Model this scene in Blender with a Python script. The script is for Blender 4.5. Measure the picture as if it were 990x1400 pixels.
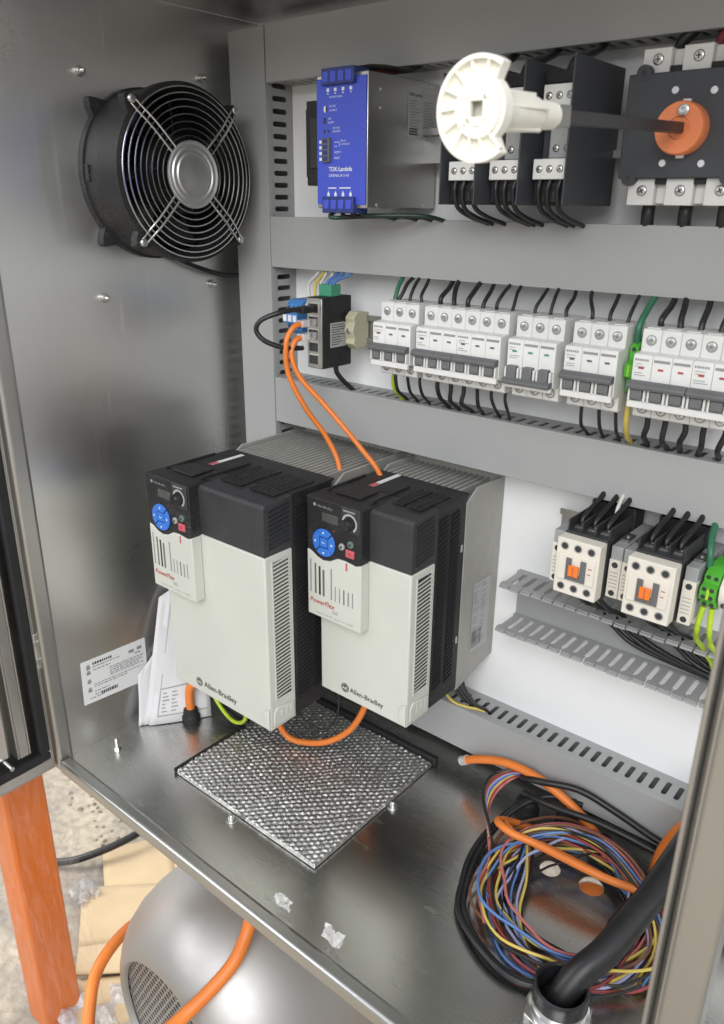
import bpy, bmesh, math, random
from mathutils import Vector, Matrix
random.seed(7)
for o in list(bpy.data.objects): bpy.data.objects.remove(o)
scene = bpy.context.scene
COL = scene.collection
S = 0.001                                   # all coordinates below are millimetres

# ------------------------------------------------------------------ camera
yaw, pit, rol = (math.radians(a) for a in (39.66, -21.29, 0.57))
fw = Vector((-math.sin(yaw)*math.cos(pit), math.cos(yaw)*math.cos(pit), math.sin(pit)))
rt = Vector((math.cos(yaw), math.sin(yaw), 0)); up = rt.cross(fw)
r2 = rt*math.cos(rol) + up*math.sin(rol); u2 = -rt*math.sin(rol) + up*math.cos(rol)
cd = bpy.data.cameras.new('camera'); cam = bpy.data.objects.new('camera', cd); COL.objects.link(cam)
cam.matrix_world = Matrix(((r2.x,u2.x,-fw.x,.8865),(r2.y,u2.y,-fw.y,-.8138),(r2.z,u2.z,-fw.z,.7218),(0,0,0,1)))
cd.sensor_fit = 'VERTICAL'; cd.sensor_height = 36; cd.sensor_width = 36
cd.lens = 1076.87/1400*36; cd.clip_start = .01; cd.clip_end = 200
cd.dof.use_dof = True; cd.dof.focus_distance = .92; cd.dof.aperture_fstop = 9
scene.camera = cam

# ------------------------------------------------------------------ light
w = bpy.data.worlds.new('World'); scene.world = w; w.use_nodes = True
nt = w.node_tree; bg = nt.nodes['Background']
tc = nt.nodes.new('ShaderNodeTexCoord'); sp = nt.nodes.new('ShaderNodeSeparateXYZ')
rp = nt.nodes.new('ShaderNodeValToRGB'); mr = nt.nodes.new('ShaderNodeMapRange')
mr.inputs[1].default_value = -1; mr.inputs[2].default_value = 1
nt.links.new(tc.outputs['Generated'], sp.inputs[0]); nt.links.new(sp.outputs[2], mr.inputs[0])
nt.links.new(mr.outputs[0], rp.inputs[0]); nt.links.new(rp.outputs[0], bg.inputs[0])
e = rp.color_ramp.elements
e[0].position = .3; e[0].color = (.34,.325,.30,1); e[1].position = 1; e[1].color = (.86,.9,1,1)
k = e.new(.5); k.color = (.42,.42,.42,1); k = e.new(.62); k.color = (.66,.69,.74,1)
bg.inputs[1].default_value = 0.92

def area(name, loc, to, size, power, col=(1,1,1), sy=None):
    d = bpy.data.lights.new(name, 'AREA'); o = bpy.data.objects.new(name, d); COL.objects.link(o)
    d.shape = 'RECTANGLE'; d.size = size; d.size_y = sy or size; d.energy = power; d.color = col
    o.location = loc; o.rotation_euler = (Vector(to)-Vector(loc)).to_track_quat('-Z','Y').to_euler()
    return o
area('workshop_lamp', (2.1,-3.1,2.4), (.4,0,.45), 2.4, 104, (1,.998,.985))
area('daylight_opening', (-3.2,-1.6,3.0), (-.3,-.4,-.6), 2.2, 150, (1,.97,.9))
scene.view_settings.view_transform = 'Standard'; scene.view_settings.look = 'None'
scene.view_settings.exposure = 0.36; scene.view_settings.gamma = 1
scene.cycles.max_bounces = 7; scene.cycles.transparent_max_bounces = 12
scene.cycles.use_denoising = True

# ------------------------------------------------------------------ materials
def mat(name, col, rough=.5, metal=0., var=.06, vscale=40., bump=0., bscale=300., stretch=(1,1,1), spec=.5, rvar=.08, coat=0., dust=0.):
    m = bpy.data.materials.new(name); m.use_nodes = True
    n = m.node_tree.nodes; l = m.node_tree.links; b = n['Principled BSDF']
    b.inputs['Roughness'].default_value = rough; b.inputs['Metallic'].default_value = metal
    b.inputs['Specular IOR Level'].default_value = spec; b.inputs['Coat Weight'].default_value = coat
    t = n.new('ShaderNodeTexCoord'); mp = n.new('ShaderNodeMapping'); mp.inputs['Scale'].default_value = stretch
    l.new(t.outputs['Object'], mp.inputs[0])
    ns = n.new('ShaderNodeTexNoise'); ns.inputs['Scale'].default_value = vscale; ns.inputs['Detail'].default_value = 6
    l.new(mp.outputs[0], ns.inputs[0])
    cr = n.new('ShaderNodeValToRGB'); c = cr.color_ramp.elements
    c[0].position = .3; c[1].position = .7
    c[0].color = tuple(max(0,x*(1-var)) for x in col)+(1,); c[1].color = tuple(min(1,x*(1+var)) for x in col)+(1,)
    l.new(ns.outputs[0], cr.inputs[0]); l.new(cr.outputs[0], b.inputs['Base Color'])
    r = n.new('ShaderNodeMapRange'); r.inputs[3].default_value = max(.02,rough-rvar); r.inputs[4].default_value = min(1,rough+rvar)
    l.new(ns.outputs[0], r.inputs[0]); l.new(r.outputs[0], b.inputs['Roughness'])
    if dust:
        dn = n.new('ShaderNodeTexNoise'); dn.inputs['Scale'].default_value = 420; dn.inputs['Detail'].default_value = 4; dn.inputs['Roughness'].default_value=.7; l.new(t.outputs['Object'], dn.inputs[0])
        dl = n.new('ShaderNodeTexNoise'); dl.inputs['Scale'].default_value = 17; dl.inputs['Detail'].default_value = 5; l.new(t.outputs['Object'], dl.inputs[0])
        dm = n.new('ShaderNodeMapRange'); dm.inputs[1].default_value=.53; dm.inputs[2].default_value=.72; l.new(dn.outputs[0], dm.inputs[0])
        dq = n.new('ShaderNodeMapRange'); dq.inputs[1].default_value=.35; dq.inputs[2].default_value=.7; dq.inputs[4].default_value=dust; l.new(dl.outputs[0], dq.inputs[0])
        dd = n.new('ShaderNodeMath'); dd.operation='MULTIPLY'; l.new(dm.outputs[0], dd.inputs[0]); l.new(dq.outputs[0], dd.inputs[1])
        mx = n.new('ShaderNodeMix'); mx.data_type='RGBA'; mx.inputs[7].default_value=(.34,.32,.29,1); l.new(dd.outputs[0], mx.inputs[0]); l.new(cr.outputs[0], mx.inputs[6]); l.new(mx.outputs[2], b.inputs['Base Color'])
    if bump:
        n2 = n.new('ShaderNodeTexNoise'); n2.inputs['Scale'].default_value = bscale; n2.inputs['Detail'].default_value = 3
        l.new(mp.outputs[0], n2.inputs[0])
        bp = n.new('ShaderNodeBump'); bp.inputs['Strength'].default_value = bump; bp.inputs['Distance'].default_value = .001
        l.new(n2.outputs[0], bp.inputs['Height']); l.new(bp.outputs[0], b.inputs['Normal'])
    return m

def steel(name, col, rough, stretch, smudge=.12, aniso=0., bump=.05, scr=None):
    """brushed stainless sheet: fine grain along one direction, broad smudges in the gloss, hairline scratches"""
    m = bpy.data.materials.new(name); m.use_nodes = True
    n = m.node_tree.nodes; l = m.node_tree.links; b = n['Principled BSDF']; b.inputs['Metallic'].default_value = 1
    t = n.new('ShaderNodeTexCoord'); mp = n.new('ShaderNodeMapping'); mp.inputs['Scale'].default_value = stretch
    l.new(t.outputs['Object'], mp.inputs[0])
    if aniso:
        b.inputs['Anisotropic'].default_value = aniso; tg = n.new('ShaderNodeTangent'); tg.direction_type='RADIAL'; tg.axis='Z'; l.new(tg.outputs[0], b.inputs['Tangent'])
    g = n.new('ShaderNodeTexNoise'); g.inputs['Scale'].default_value = 60; g.inputs['Detail'].default_value = 5; l.new(mp.outputs[0], g.inputs[0])
    s = n.new('ShaderNodeTexNoise'); s.inputs['Scale'].default_value = 4; s.inputs['Detail'].default_value = 4; s.inputs['Roughness'].default_value=.5
    l.new(t.outputs['Object'], s.inputs[0])
    v = n.new('ShaderNodeTexNoise'); v.inputs['Scale'].default_value = 130; v.inputs['Detail'].default_value = 2; l.new(t.outputs['Object'], v.inputs[0])
    a = n.new('ShaderNodeMath'); a.operation = 'MULTIPLY_ADD'; a.inputs[1].default_value = .35; l.new(g.outputs[0], a.inputs[0]); l.new(s.outputs[0], a.inputs[2])
    r = n.new('ShaderNodeMapRange'); r.inputs[1].default_value=.45; r.inputs[2].default_value=.9
    r.inputs[3].default_value = max(.05,rough-smudge); r.inputs[4].default_value = rough+smudge
    l.new(a.outputs[0], r.inputs[0]); l.new(r.outputs[0], b.inputs['Roughness'])
    cr = n.new('ShaderNodeValToRGB'); c = cr.color_ramp.elements; c[0].position=.3; c[1].position=.75
    c[0].color = tuple(x*.92 for x in col)+(1,); c[1].color = tuple(min(1,x*1.04) for x in col)+(1,)
    l.new(s.outputs[0], cr.inputs[0]); l.new(cr.outputs[0], b.inputs['Base Color'])
    bp = n.new('ShaderNodeBump'); bp.inputs['Strength'].default_value = bump; bp.inputs['Distance'].default_value = .0006
    l.new(g.outputs[0], bp.inputs['Height'])
    if scr:
        ms = n.new('ShaderNodeMapping'); ms.inputs['Scale'].default_value = scr; ms.inputs['Rotation'].default_value = (.05,.04,.5 if scr[2]==1 else .02); l.new(t.outputs['Object'], ms.inputs[0])
        sc_ = n.new('ShaderNodeTexNoise'); sc_.inputs['Scale'].default_value = 22; sc_.inputs['Detail'].default_value = 2; l.new(ms.outputs[0], sc_.inputs[0])
        th = n.new('ShaderNodeMapRange'); th.inputs[1].default_value=.70; th.inputs[2].default_value=.73; th.inputs[3].default_value=0; th.inputs[4].default_value=.09; l.new(sc_.outputs[0], th.inputs[0])
        v2 = n.new('ShaderNodeTexNoise'); v2.inputs['Scale'].default_value = 11; v2.inputs['Detail'].default_value = 8; v2.inputs['Distortion'].default_value=1.2; l.new(ms.outputs[0], v2.inputs[0])
        t2 = n.new('ShaderNodeMapRange'); t2.inputs[1].default_value=.55; t2.inputs[2].default_value=.75; t2.inputs[3].default_value=0; t2.inputs[4].default_value=.03; l.new(v2.outputs[0], t2.inputs[0])
        a1 = n.new('ShaderNodeMath'); l.new(r.outputs[0], a1.inputs[0]); l.new(th.outputs[0], a1.inputs[1])
        a2 = n.new('ShaderNodeMath'); l.new(a1.outputs[0], a2.inputs[0]); l.new(t2.outputs[0], a2.inputs[1]); l.new(a2.outputs[0], b.inputs['Roughness'])
    w2 = n.new('ShaderNodeTexNoise'); w2.inputs['Scale'].default_value = 3.2; l.new(t.outputs['Object'], w2.inputs[0])
    b2 = n.new('ShaderNodeBump'); b2.inputs['Strength'].default_value = .10; b2.inputs['Distance'].default_value = .01
    l.new(w2.outputs[0], b2.inputs['Height']); l.new(bp.outputs[0], b2.inputs['Normal']); l.new(b2.outputs[0], b.inputs['Normal'])
    return m

M = {}
M['steel_wall'] = steel('steel_wall', (.80,.80,.785), .31, (1,.4,22), .045, .65, .13, (1,9,.25))
M['steel_floor'] = steel('steel_floor', (.62,.615,.59), .27, (.5,16,1), .06, 0, .07, (1.2,3,1))
M['steel_lip'] = steel('steel_lip', (.52,.515,.50), .36, (1,1,4), .08)
M['steel_motor'] = steel('steel_motor', (.50,.49,.475), .53, (2,2,2), .05)
M['steel_case'] = steel('steel_case', (.46,.46,.45), .34, (1,8,.8), .08)
M['chrome'] = mat('chrome', (.72,.72,.70), .2, 1, .05)
M['satin'] = mat('satin', (.58,.58,.57), .46, .9, .06)
M['zinc'] = mat('zinc', (.62,.62,.6), .33, 1, .1)
M['galv'] = mat('galv', (.42,.42,.41), .45, 1, .1)
M['alu'] = mat('alu', (.36,.355,.33), .5, .25, .06, 60, .15, 900)
M['panel'] = mat('panel', (.84,.845,.85), .42, 0, .03, 6, .04, 500)
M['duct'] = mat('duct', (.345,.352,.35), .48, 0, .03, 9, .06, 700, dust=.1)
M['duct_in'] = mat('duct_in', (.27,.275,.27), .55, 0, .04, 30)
M['black'] = mat('black', (.02,.02,.022), .5, 0, .2, 35, .14, 1800, spec=.3, dust=.3)
M['blackgloss'] = mat('blackgloss', (.018,.018,.02), .26, 0, .15, 50)
M['blackmatt'] = mat('blackmatt', (.012,.012,.013), .7, 0, .2, 60)
M['charcoal'] = mat('charcoal', (.036,.037,.04), .5, 0, .12, 30, .12, 1500, spec=.35, dust=.22)
M['slate'] = mat('slate', (.05,.055,.065), .55, 0, .08, 30, .1, 1200)
M['blackwire'] = mat('blackwire', (.014,.014,.015), .4, 0, .3, 60, dust=.12)
M['dkgreen'] = mat('dkgreen', (.012,.035,.024), .4, 0, .1)
M['toggle'] = mat('toggle', (.135,.14,.145), .45, 0, .08)
M['darkgrey'] = mat('darkgrey', (.13,.132,.135), .5, 0, .08)
M['midgrey'] = mat('midgrey', (.33,.335,.34), .5, 0, .06)
M['mcb'] = mat('mcb', (.70,.70,.685), .42, 0, .03, 80, .05, 900)
M['mcbside'] = mat('mcbside', (.66,.66,.65), .45, 0, .03)
M['cream'] = mat('cream', (.85,.835,.75), .42, 0, .04, 60, .08, 600)
M['creamin'] = mat('creamin', (.80,.79,.70), .5, 0, .04)
M['beige'] = mat('beige', (.57,.58,.525), .46, 0, .035, 11, .2, 2600, dust=.16)
M['beigedark'] = mat('beigedark', (.40,.405,.35), .5, 0, .04)
M['contactor'] = mat('contactor', (.74,.70,.62), .45, 0, .03, 60, .06, 900)
M['clamp'] = mat('clamp', (.47,.46,.33), .5, 0, .05)
M['blue'] = mat('blue', (.052,.085,.56), .42, 0, .05, 30, .05, 900)
M['navy'] = mat('navy', (.02,.035,.17), .42, 0, .1)
M['keyblue'] = mat('keyblue', (.035,.17,.62), .38, 0, .05)
M['plugblue'] = mat('plugblue', (.06,.21,.5), .35, 0, .08)
M['orangekn'] = mat('orangekn', (.82,.25,.10), .42, 0, .05)
M['orangeact'] = mat('orangeact', (.85,.20,.015), .4, 0, .06)
M['orangecab'] = mat('orangecab', (.74,.20,.03), .45, 0, .10, 25, .2, 400, dust=.3)
M['orangepaint'] = mat('orangepaint', (.66,.145,.003), .38, 0, .04, 8)
M['green'] = mat('green', (.08,.40,.035), .42, 0, .08)
M['greenwire'] = mat('greenwire', (.03,.15,.08), .4, 0, .1)
M['greencon'] = mat('greencon', (.05,.27,.16), .45, 0, .08)
M['ygwire'] = mat('ygwire', (.46,.66,.03), .38, 0, .3, 60)
M['yellow'] = mat('yellow', (.60,.47,.10), .4, 0, .08)
M['redwire'] = mat('redwire', (.30,.05,.045), .4, 0, .1)
M['maroon'] = mat('maroon', (.20,.03,.03), .42, 0, .1)
M['pink'] = mat('pink', (.48,.15,.14), .4, 0, .08)
M['bluewire'] = mat('bluewire', (.09,.19,.44), .38, 0, .1)
M['brownwire'] = mat('brownwire', (.17,.075,.045), .42, 0, .1)
M['whitewire'] = mat('whitewire', (.6,.6,.56), .42, 0, .08)
M['palewire'] = mat('palewire', (.36,.36,.55), .42, 0, .08)
M['paper'] = mat('paper', (.64,.635,.645), .75, 0, .02, 20)
M['label'] = mat('label', (.76,.77,.77), .4, 0, .02, 20)
M['labelgrey'] = mat('labelgrey', (.40,.41,.41), .45, 0, .03)
M['ink'] = mat('ink', (.035,.035,.038), .6, 0, .1)
M['inkgrey'] = mat('inkgrey', (.27,.275,.28), .6, 0, .1)
M['redink'] = mat('redink', (.42,.05,.05), .55, 0, .1)
M['redbtn'] = mat('redbtn', (.52,.10,.13), .4, 0, .08)
M['greenbtn'] = mat('greenbtn', (.12,.18,.14), .4, 0, .08)
M['whiteink'] = mat('whiteink', (.74,.76,.82), .5, 0, .05)
M['lcd'] = mat('lcd', (.075,.075,.072), .2, 0, .05)
M['brownbar'] = mat('brownbar', (.13,.10,.095), .4, 0, .1)
M['shaft'] = mat('shaft', (.06,.06,.065), .38, .6, .12)
M['cardboard'] = mat('cardboard', (.60,.46,.28), .85, 0, .07, 14, .15, 90)
M['tag_green'] = mat('tag_green', (.62,.65,.40), .5, 0, .05)

def ground_mat():
    m = bpy.data.materials.new('ground'); m.use_nodes = True
    n = m.node_tree.nodes; l = m.node_tree.links; b = n['Principled BSDF']; b.inputs['Roughness'].default_value = .9
    t = n.new('ShaderNodeTexCoord')
    a = n.new('ShaderNodeTexNoise'); a.inputs['Scale'].default_value = 4.5; a.inputs['Detail'].default_value = 8; a.inputs['Roughness'].default_value=.65; l.new(t.outputs['Object'], a.inputs[0])
    c = n.new('ShaderNodeValToRGB'); q = c.color_ramp.elements; q[0].position=.38; q[0].color=(.30,.275,.235,1); q[1].position=.6; q[1].color=(.56,.49,.38,1)
    l.new(a.outputs[0], c.inputs[0])
    f = n.new('ShaderNodeTexNoise'); f.inputs['Scale'].default_value = 60; f.inputs['Detail'].default_value = 6; l.new(t.outputs['Object'], f.inputs[0])
    mx = n.new('ShaderNodeMix'); mx.data_type='RGBA'; mx.blend_type='MULTIPLY'; mx.inputs[0].default_value=.7
    c2 = n.new('ShaderNodeValToRGB'); q=c2.color_ramp.elements; q[0].position=.3; q[0].color=(.5,.48,.45,1); q[1].position=.62; q[1].color=(1,1,1,1)
    l.new(f.outputs[0], c2.inputs[0]); l.new(c.outputs[0], mx.inputs[6]); l.new(c2.outputs[0], mx.inputs[7]); l.new(mx.outputs[2], b.inputs['Base Color'])
    bp = n.new('ShaderNodeBump'); bp.inputs['Strength'].default_value=.6; bp.inputs['Distance'].default_value=.006
    l.new(f.outputs[0], bp.inputs['Height']); l.new(bp.outputs[0], b.inputs['Normal'])
    return m
M['ground'] = ground_mat()

def film_mat(name, opac, tint=(.85,.83,.82), wr=.05):
    m = bpy.data.materials.new(name); m.use_nodes = True
    n = m.node_tree.nodes; l = m.node_tree.links; b = n['Principled BSDF']
    b.inputs['Base Color'].default_value = tint+(1,); b.inputs['Roughness'].default_value = .18; b.inputs['Specular IOR Level'].default_value=.7
    t = n.new('ShaderNodeTexCoord'); mp = n.new('ShaderNodeMapping'); mp.inputs['Scale'].default_value=(3,3,.45); l.new(t.outputs['Object'], mp.inputs[0])
    a = n.new('ShaderNodeTexNoise'); a.inputs['Scale'].default_value=14; a.inputs['Detail'].default_value=3; a.inputs['Distortion'].default_value=1.5; l.new(mp.outputs[0], a.inputs[0])
    r = n.new('ShaderNodeMapRange'); r.inputs[1].default_value=.4; r.inputs[2].default_value=.75; r.inputs[3].default_value=opac*.75; r.inputs[4].default_value=opac*1.5
    l.new(a.outputs[0], r.inputs[0])
    w = n.new('ShaderNodeTexNoise'); w.inputs['Scale'].default_value=9; w.inputs['Detail'].default_value=4; w.inputs['Distortion'].default_value=2.2; l.new(mp.outputs[0], w.inputs[0])
    s1 = n.new('ShaderNodeMath'); s1.operation='SUBTRACT'; s1.inputs[1].default_value=.5; l.new(w.outputs[0], s1.inputs[0])
    s2 = n.new('ShaderNodeMath'); s2.operation='ABSOLUTE'; l.new(s1.outputs[0], s2.inputs[0])
    s3 = n.new('ShaderNodeMapRange'); s3.inputs[1].default_value=0; s3.inputs[2].default_value=.07; s3.inputs[3].default_value=wr; s3.inputs[4].default_value=0; l.new(s2.outputs[0], s3.inputs[0])
    s4 = n.new('ShaderNodeMath'); l.new(r.outputs[0], s4.inputs[0]); l.new(s3.outputs[0], s4.inputs[1]); l.new(s4.outputs[0], b.inputs['Alpha'])
    bp = n.new('ShaderNodeBump'); bp.inputs['Strength'].default_value=.7; bp.inputs['Distance'].default_value=.01; l.new(a.outputs[0], bp.inputs['Height']); l.new(bp.outputs[0], b.inputs['Normal'])
    return m
M['film'] = film_mat('film', .02); M['sheetfilm'] = film_mat('sheetfilm', .55, (.72,.72,.74)); M['clear'] = film_mat('clear', .5)

# ------------------------------------------------------------------ mesh helpers
BASE = {}
class MB:
    def __init__(s): s.v=[]; s.f=[]; s.m=[]
    def add(s, vs, fs, m=0):
        o=len(s.v); s.v += [tuple(p) for p in vs]; s.f += [tuple(i+o for i in f) for f in fs]; s.m += [m]*len(fs); return s
    def box(s,x0,x1,y0,y1,z0,z1,m=0):
        return s.add([(x0,y0,z0),(x1,y0,z0),(x1,y1,z0),(x0,y1,z0),(x0,y0,z1),(x1,y0,z1),(x1,y1,z1),(x0,y1,z1)],
            [(3,2,1,0),(4,5,6,7),(0,1,5,4),(1,2,6,5),(2,3,7,6),(3,0,4,7)],m)
    def quad(s,a,b,c,d,m=0): return s.add([a,b,c,d],[(0,1,2,3)],m)
    def prism(s,poly,vec,m=0):
        n=len(poly); vec=Vector(vec); a=[Vector(p) for p in poly]
        fs=[tuple(range(n)),tuple(range(2*n-1,n-1,-1))]+[(i,n+i,n+(i+1)%n,(i+1)%n) for i in range(n)]
        return s.add(a+[p+vec for p in a],fs,m)
    def lathe(s,o,ax,prof,n=24,m=0,cap=True):
        o=Vector(o); ax=Vector(ax).normalized(); e=ax.orthogonal().normalized(); g=ax.cross(e)
        vs=[]; fs=[]
        for t,r in prof:
            for i in range(n):
                a=2*math.pi*i/n; vs.append(o+ax*t+(e*math.cos(a)+g*math.sin(a))*r)
        for j in range(len(prof)-1):
            for i in range(n): fs.append((j*n+i,j*n+(i+1)%n,(j+1)*n+(i+1)%n,(j+1)*n+i))
        if cap:
            if prof[0][1]>1e-6: fs.append(tuple(reversed(range(n))))
            if prof[-1][1]>1e-6: fs.append(tuple(range((len(prof)-1)*n,len(prof)*n)))
        return s.add(vs,fs,m)
    def cyl(s,p0,p1,r,n=14,m=0,r1=None):
        p0=Vector(p0); d=Vector(p1)-p0
        return s.lathe(p0,d,[(0,r),(d.length,r if r1 is None else r1)],n,m)
    def torus(s,c,ax,R,r,n=40,k=6,m=0):
        c=Vector(c); ax=Vector(ax).normalized(); e=ax.orthogonal().normalized(); g=ax.cross(e); vs=[]; fs=[]
        for i in range(n):
            a=2*math.pi*i/n; d=e*math.cos(a)+g*math.sin(a)
            for j in range(k):
                b=2*math.pi*j/k; vs.append(c+d*(R+r*math.cos(b))+ax*r*math.sin(b))
        for i in range(n):
            for j in range(k): fs.append((i*k+j,((i+1)%n)*k+j,((i+1)%n)*k+(j+1)%k,i*k+(j+1)%k))
        return s.add(vs,fs,m)
    def tube(s,pts,r,n=8,sub=7,m=0):
        P=spline(pts,sub); vs=[]; fs=[]; t0=(P[1]-P[0]).normalized(); e=t0.orthogonal().normalized()
        for i,p in enumerate(P):
            t=(P[min(i+1,len(P)-1)]-P[max(i-1,0)]).normalized(); e=(e-t*e.dot(t)).normalized(); g=t.cross(e)
            for j in range(n):
                a=2*math.pi*j/n; vs.append(p+(e*math.cos(a)+g*math.sin(a))*r)
        for i in range(len(P)-1):
            for j in range(n): fs.append((i*n+j,i*n+(j+1)%n,(i+1)*n+(j+1)%n,(i+1)*n+j))
        fs += [tuple(reversed(range(n))),tuple(range((len(P)-1)*n,len(P)*n))]
        return s.add(vs,fs,m)
    def build(s,name,mats,parent=None,bev=0,seg=2,smooth=40,kind=None):
        if not isinstance(mats,(list,tuple)): mats=[mats]
        if parent is None:
            xs=[p[0] for p in s.v]; ys=[p[1] for p in s.v]; zs=[p[2] for p in s.v]
            base=Vector(((min(xs)+max(xs))/2,(min(ys)+max(ys))/2,min(zs)))
        else: base=BASE[parent]
        me=bpy.data.meshes.new(name); me.from_pydata([tuple((Vector(p)-base)*S) for p in s.v],[],s.f)
        for mm in mats: me.materials.append(M[mm])
        if len(mats)>1: me.polygons.foreach_set('material_index',s.m)
        bm=bmesh.new(); bm.from_mesh(me); bmesh.ops.recalc_face_normals(bm,faces=bm.faces); bm.to_mesh(me); bm.free()
        if smooth:
            me.polygons.foreach_set('use_smooth',[True]*len(me.polygons)); me.set_sharp_from_angle(angle=math.radians(smooth))
        o=bpy.data.objects.new(name,me); COL.objects.link(o); BASE[o]=base
        if parent is None: o.location=base*S
        else: o.parent=parent
        if bev:
            b=o.modifiers.new('bevel','BEVEL'); b.width=bev*S; b.segments=seg; b.limit_method='ANGLE'; b.angle_limit=math.radians(40); b.harden_normals=False
        if kind: o['kind']=kind
        return o

def spline(pts,sub):
    P=[Vector(p) for p in pts]
    if len(P)<3 or sub<=1: return P
    Q=[P[0]*2-P[1]]+P+[P[-1]*2-P[-2]]; out=[]
    for i in range(1,len(Q)-2):
        a,b,c,d=Q[i-1:i+3]
        for k in range(sub):
            t=k/sub
            out.append(.5*((2*b)+(c-a)*t+(2*a-5*b+4*c-d)*t*t+(3*b-a-3*c+d)*t**3))
    out.append(P[-1]); return out

def tag(o,label,cat,group=None):
    o['label']=label; o['category']=cat
    if group: o['group']=group
    return o
def thing(name,label,cat,base,group=None):
    o=bpy.data.objects.new(name,None); COL.objects.link(o); o.empty_display_size=.01
    o.location=Vector(base)*S; BASE[o]=Vector(base); return tag(o,label,cat,group)
def place(name,mesh_obj,pos,parent,rot=None):
    """another object sharing the mesh of a piece that was modelled round the world origin"""
    o=bpy.data.objects.new(name,mesh_obj); COL.objects.link(o); o.parent=parent
    o.location=(Vector(pos)-BASE[parent])*S
    if rot: o.rotation_euler=rot
    return o
def mesh_of(mb,mats,smooth=40):
    if not isinstance(mats,(list,tuple)): mats=[mats]
    me=bpy.data.meshes.new('piece'); me.from_pydata([tuple(Vector(p)*S) for p in mb.v],[],mb.f)
    for mm in mats: me.materials.append(M[mm])
    if len(mats)>1: me.polygons.foreach_set('material_index',mb.m)
    bm=bmesh.new(); bm.from_mesh(me); bmesh.ops.recalc_face_normals(bm,faces=bm.faces); bm.to_mesh(me); bm.free()
    me.polygons.foreach_set('use_smooth',[True]*len(me.polygons)); me.set_sharp_from_angle(angle=math.radians(smooth))
    return me
def text(s,name,parent,m,pos,xd,ud,size,fat=0.,align='LEFT',slant=0.):
    c=bpy.data.curves.new('t','FONT'); c.body=s; c.size=size; c.offset=fat*size; c.align_x=align; c.shear=slant; c.resolution_u=2
    t=bpy.data.objects.new('t',c); me=bpy.data.meshes.new_from_object(t); bpy.data.objects.remove(t)
    xd=Vector(xd).normalized(); ud=Vector(ud).normalized(); b=BASE[parent]
    for v in me.vertices: v.co=(Vector(pos)+xd*v.co.x+ud*v.co.y-b)*S
    me.materials.clear(); me.materials.append(M[m])
    o=bpy.data.objects.new(name,me); COL.objects.link(o); o.parent=parent; BASE[o]=b; return o
def wire(name,pts,r,m,label,group=None,cat='wire',n=8,sub=7):
    return tag(MB().tube(pts,r,n,sub).build(name,m,None,smooth=60),label,cat,group)
X=Vector((1,0,0)); Y=Vector((0,1,0)); Z=Vector((0,0,1)); F=Vector((0,-1,0))
def screw(mb,c,ax,r,h=2.,m=0,slot=1):
    """domed screw head with a cross slot"""
    c=Vector(c); ax=Vector(ax).normalized()
    mb.lathe(c,ax,[(0,r),(h*.55,r),(h*.9,r*.75),(h,r*.4),(h,0)],14,m,cap=False)
    e=ax.orthogonal().normalized(); g=ax.cross(e); ang=random.random()*3
    a=e*math.cos(ang)+g*math.sin(ang); b=ax.cross(a); p=c+ax*(h-.1)
    for u,v in ((a,b),(b,a)):
        mb.prism([p+u*r*.6+v*r*.12,p-u*r*.6+v*r*.12,p-u*r*.6-v*r*.12,p+u*r*.6-v*r*.12],ax*.25,slot)

# ================================================================== THE SETTING
GZ=-600
g=MB().box(-12000,12000,-12000,12000,GZ-50,GZ).build('ground','ground'); g['kind']='structure'

# ------------------------------------------------------------------ cabinet
cab=thing('electrical_cabinet','open stainless steel control cabinet holding all the electrical gear','cabinet',(800,-180,-20))
W_=1600; H_=945; FR=-385
def plate_with_holes(name,x0,x1,y0,y1,z,holes,m,parent,th=2):
    bm=bmesh.new(); loops=[[(x0,y0),(x1,y0),(x1,y1),(x0,y1)]]
    for cx,cy,r in holes: loops.append([(cx+r*math.cos(a*math.pi/14),cy+r*math.sin(a*math.pi/14)) for a in range(28)])
    b=BASE[parent]
    for lp in loops:
        vs=[bm.verts.new((Vector((x,y,z))-b)*S) for x,y in lp]
        for i in range(len(vs)): bm.edges.new((vs[i],vs[(i+1)%len(vs)]))
    bmesh.ops.triangle_fill(bm,use_beauty=True,edges=bm.edges[:])
    bmesh.ops.recalc_face_normals(bm,faces=bm.faces)
    for f in bm.faces:
        if f.normal.z<0: f.normal_flip()
    me=bpy.data.meshes.new(name); bm.to_mesh(me); bm.free(); me.materials.append(M[m])
    o=bpy.data.objects.new(name,me); COL.objects.link(o); o.parent=parent; BASE[o]=b
    s=o.modifiers.new('thickness','SOLIDIFY'); s.thickness=th*S; s.offset=-1
    return o
MB().box(-2,0,-376,32,0,H_).build('side_wall','steel_wall',cab)
MB().box(W_,W_+2,-376,32,0,H_).build('side_wall','steel_wall',cab)
MB().box(0,W_,30,32,0,H_).build('rear_wall','steel_wall',cab)
MB().box(-2,W_+2,-376,32,H_+.2,H_+2).build('roof_panel','steel_wall',cab)
floor=plate_with_holes('floor_panel',-2,W_+2,-380,32,-.2,[(607,-125,12),(655,-118,14)],'steel_floor',cab)
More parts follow.
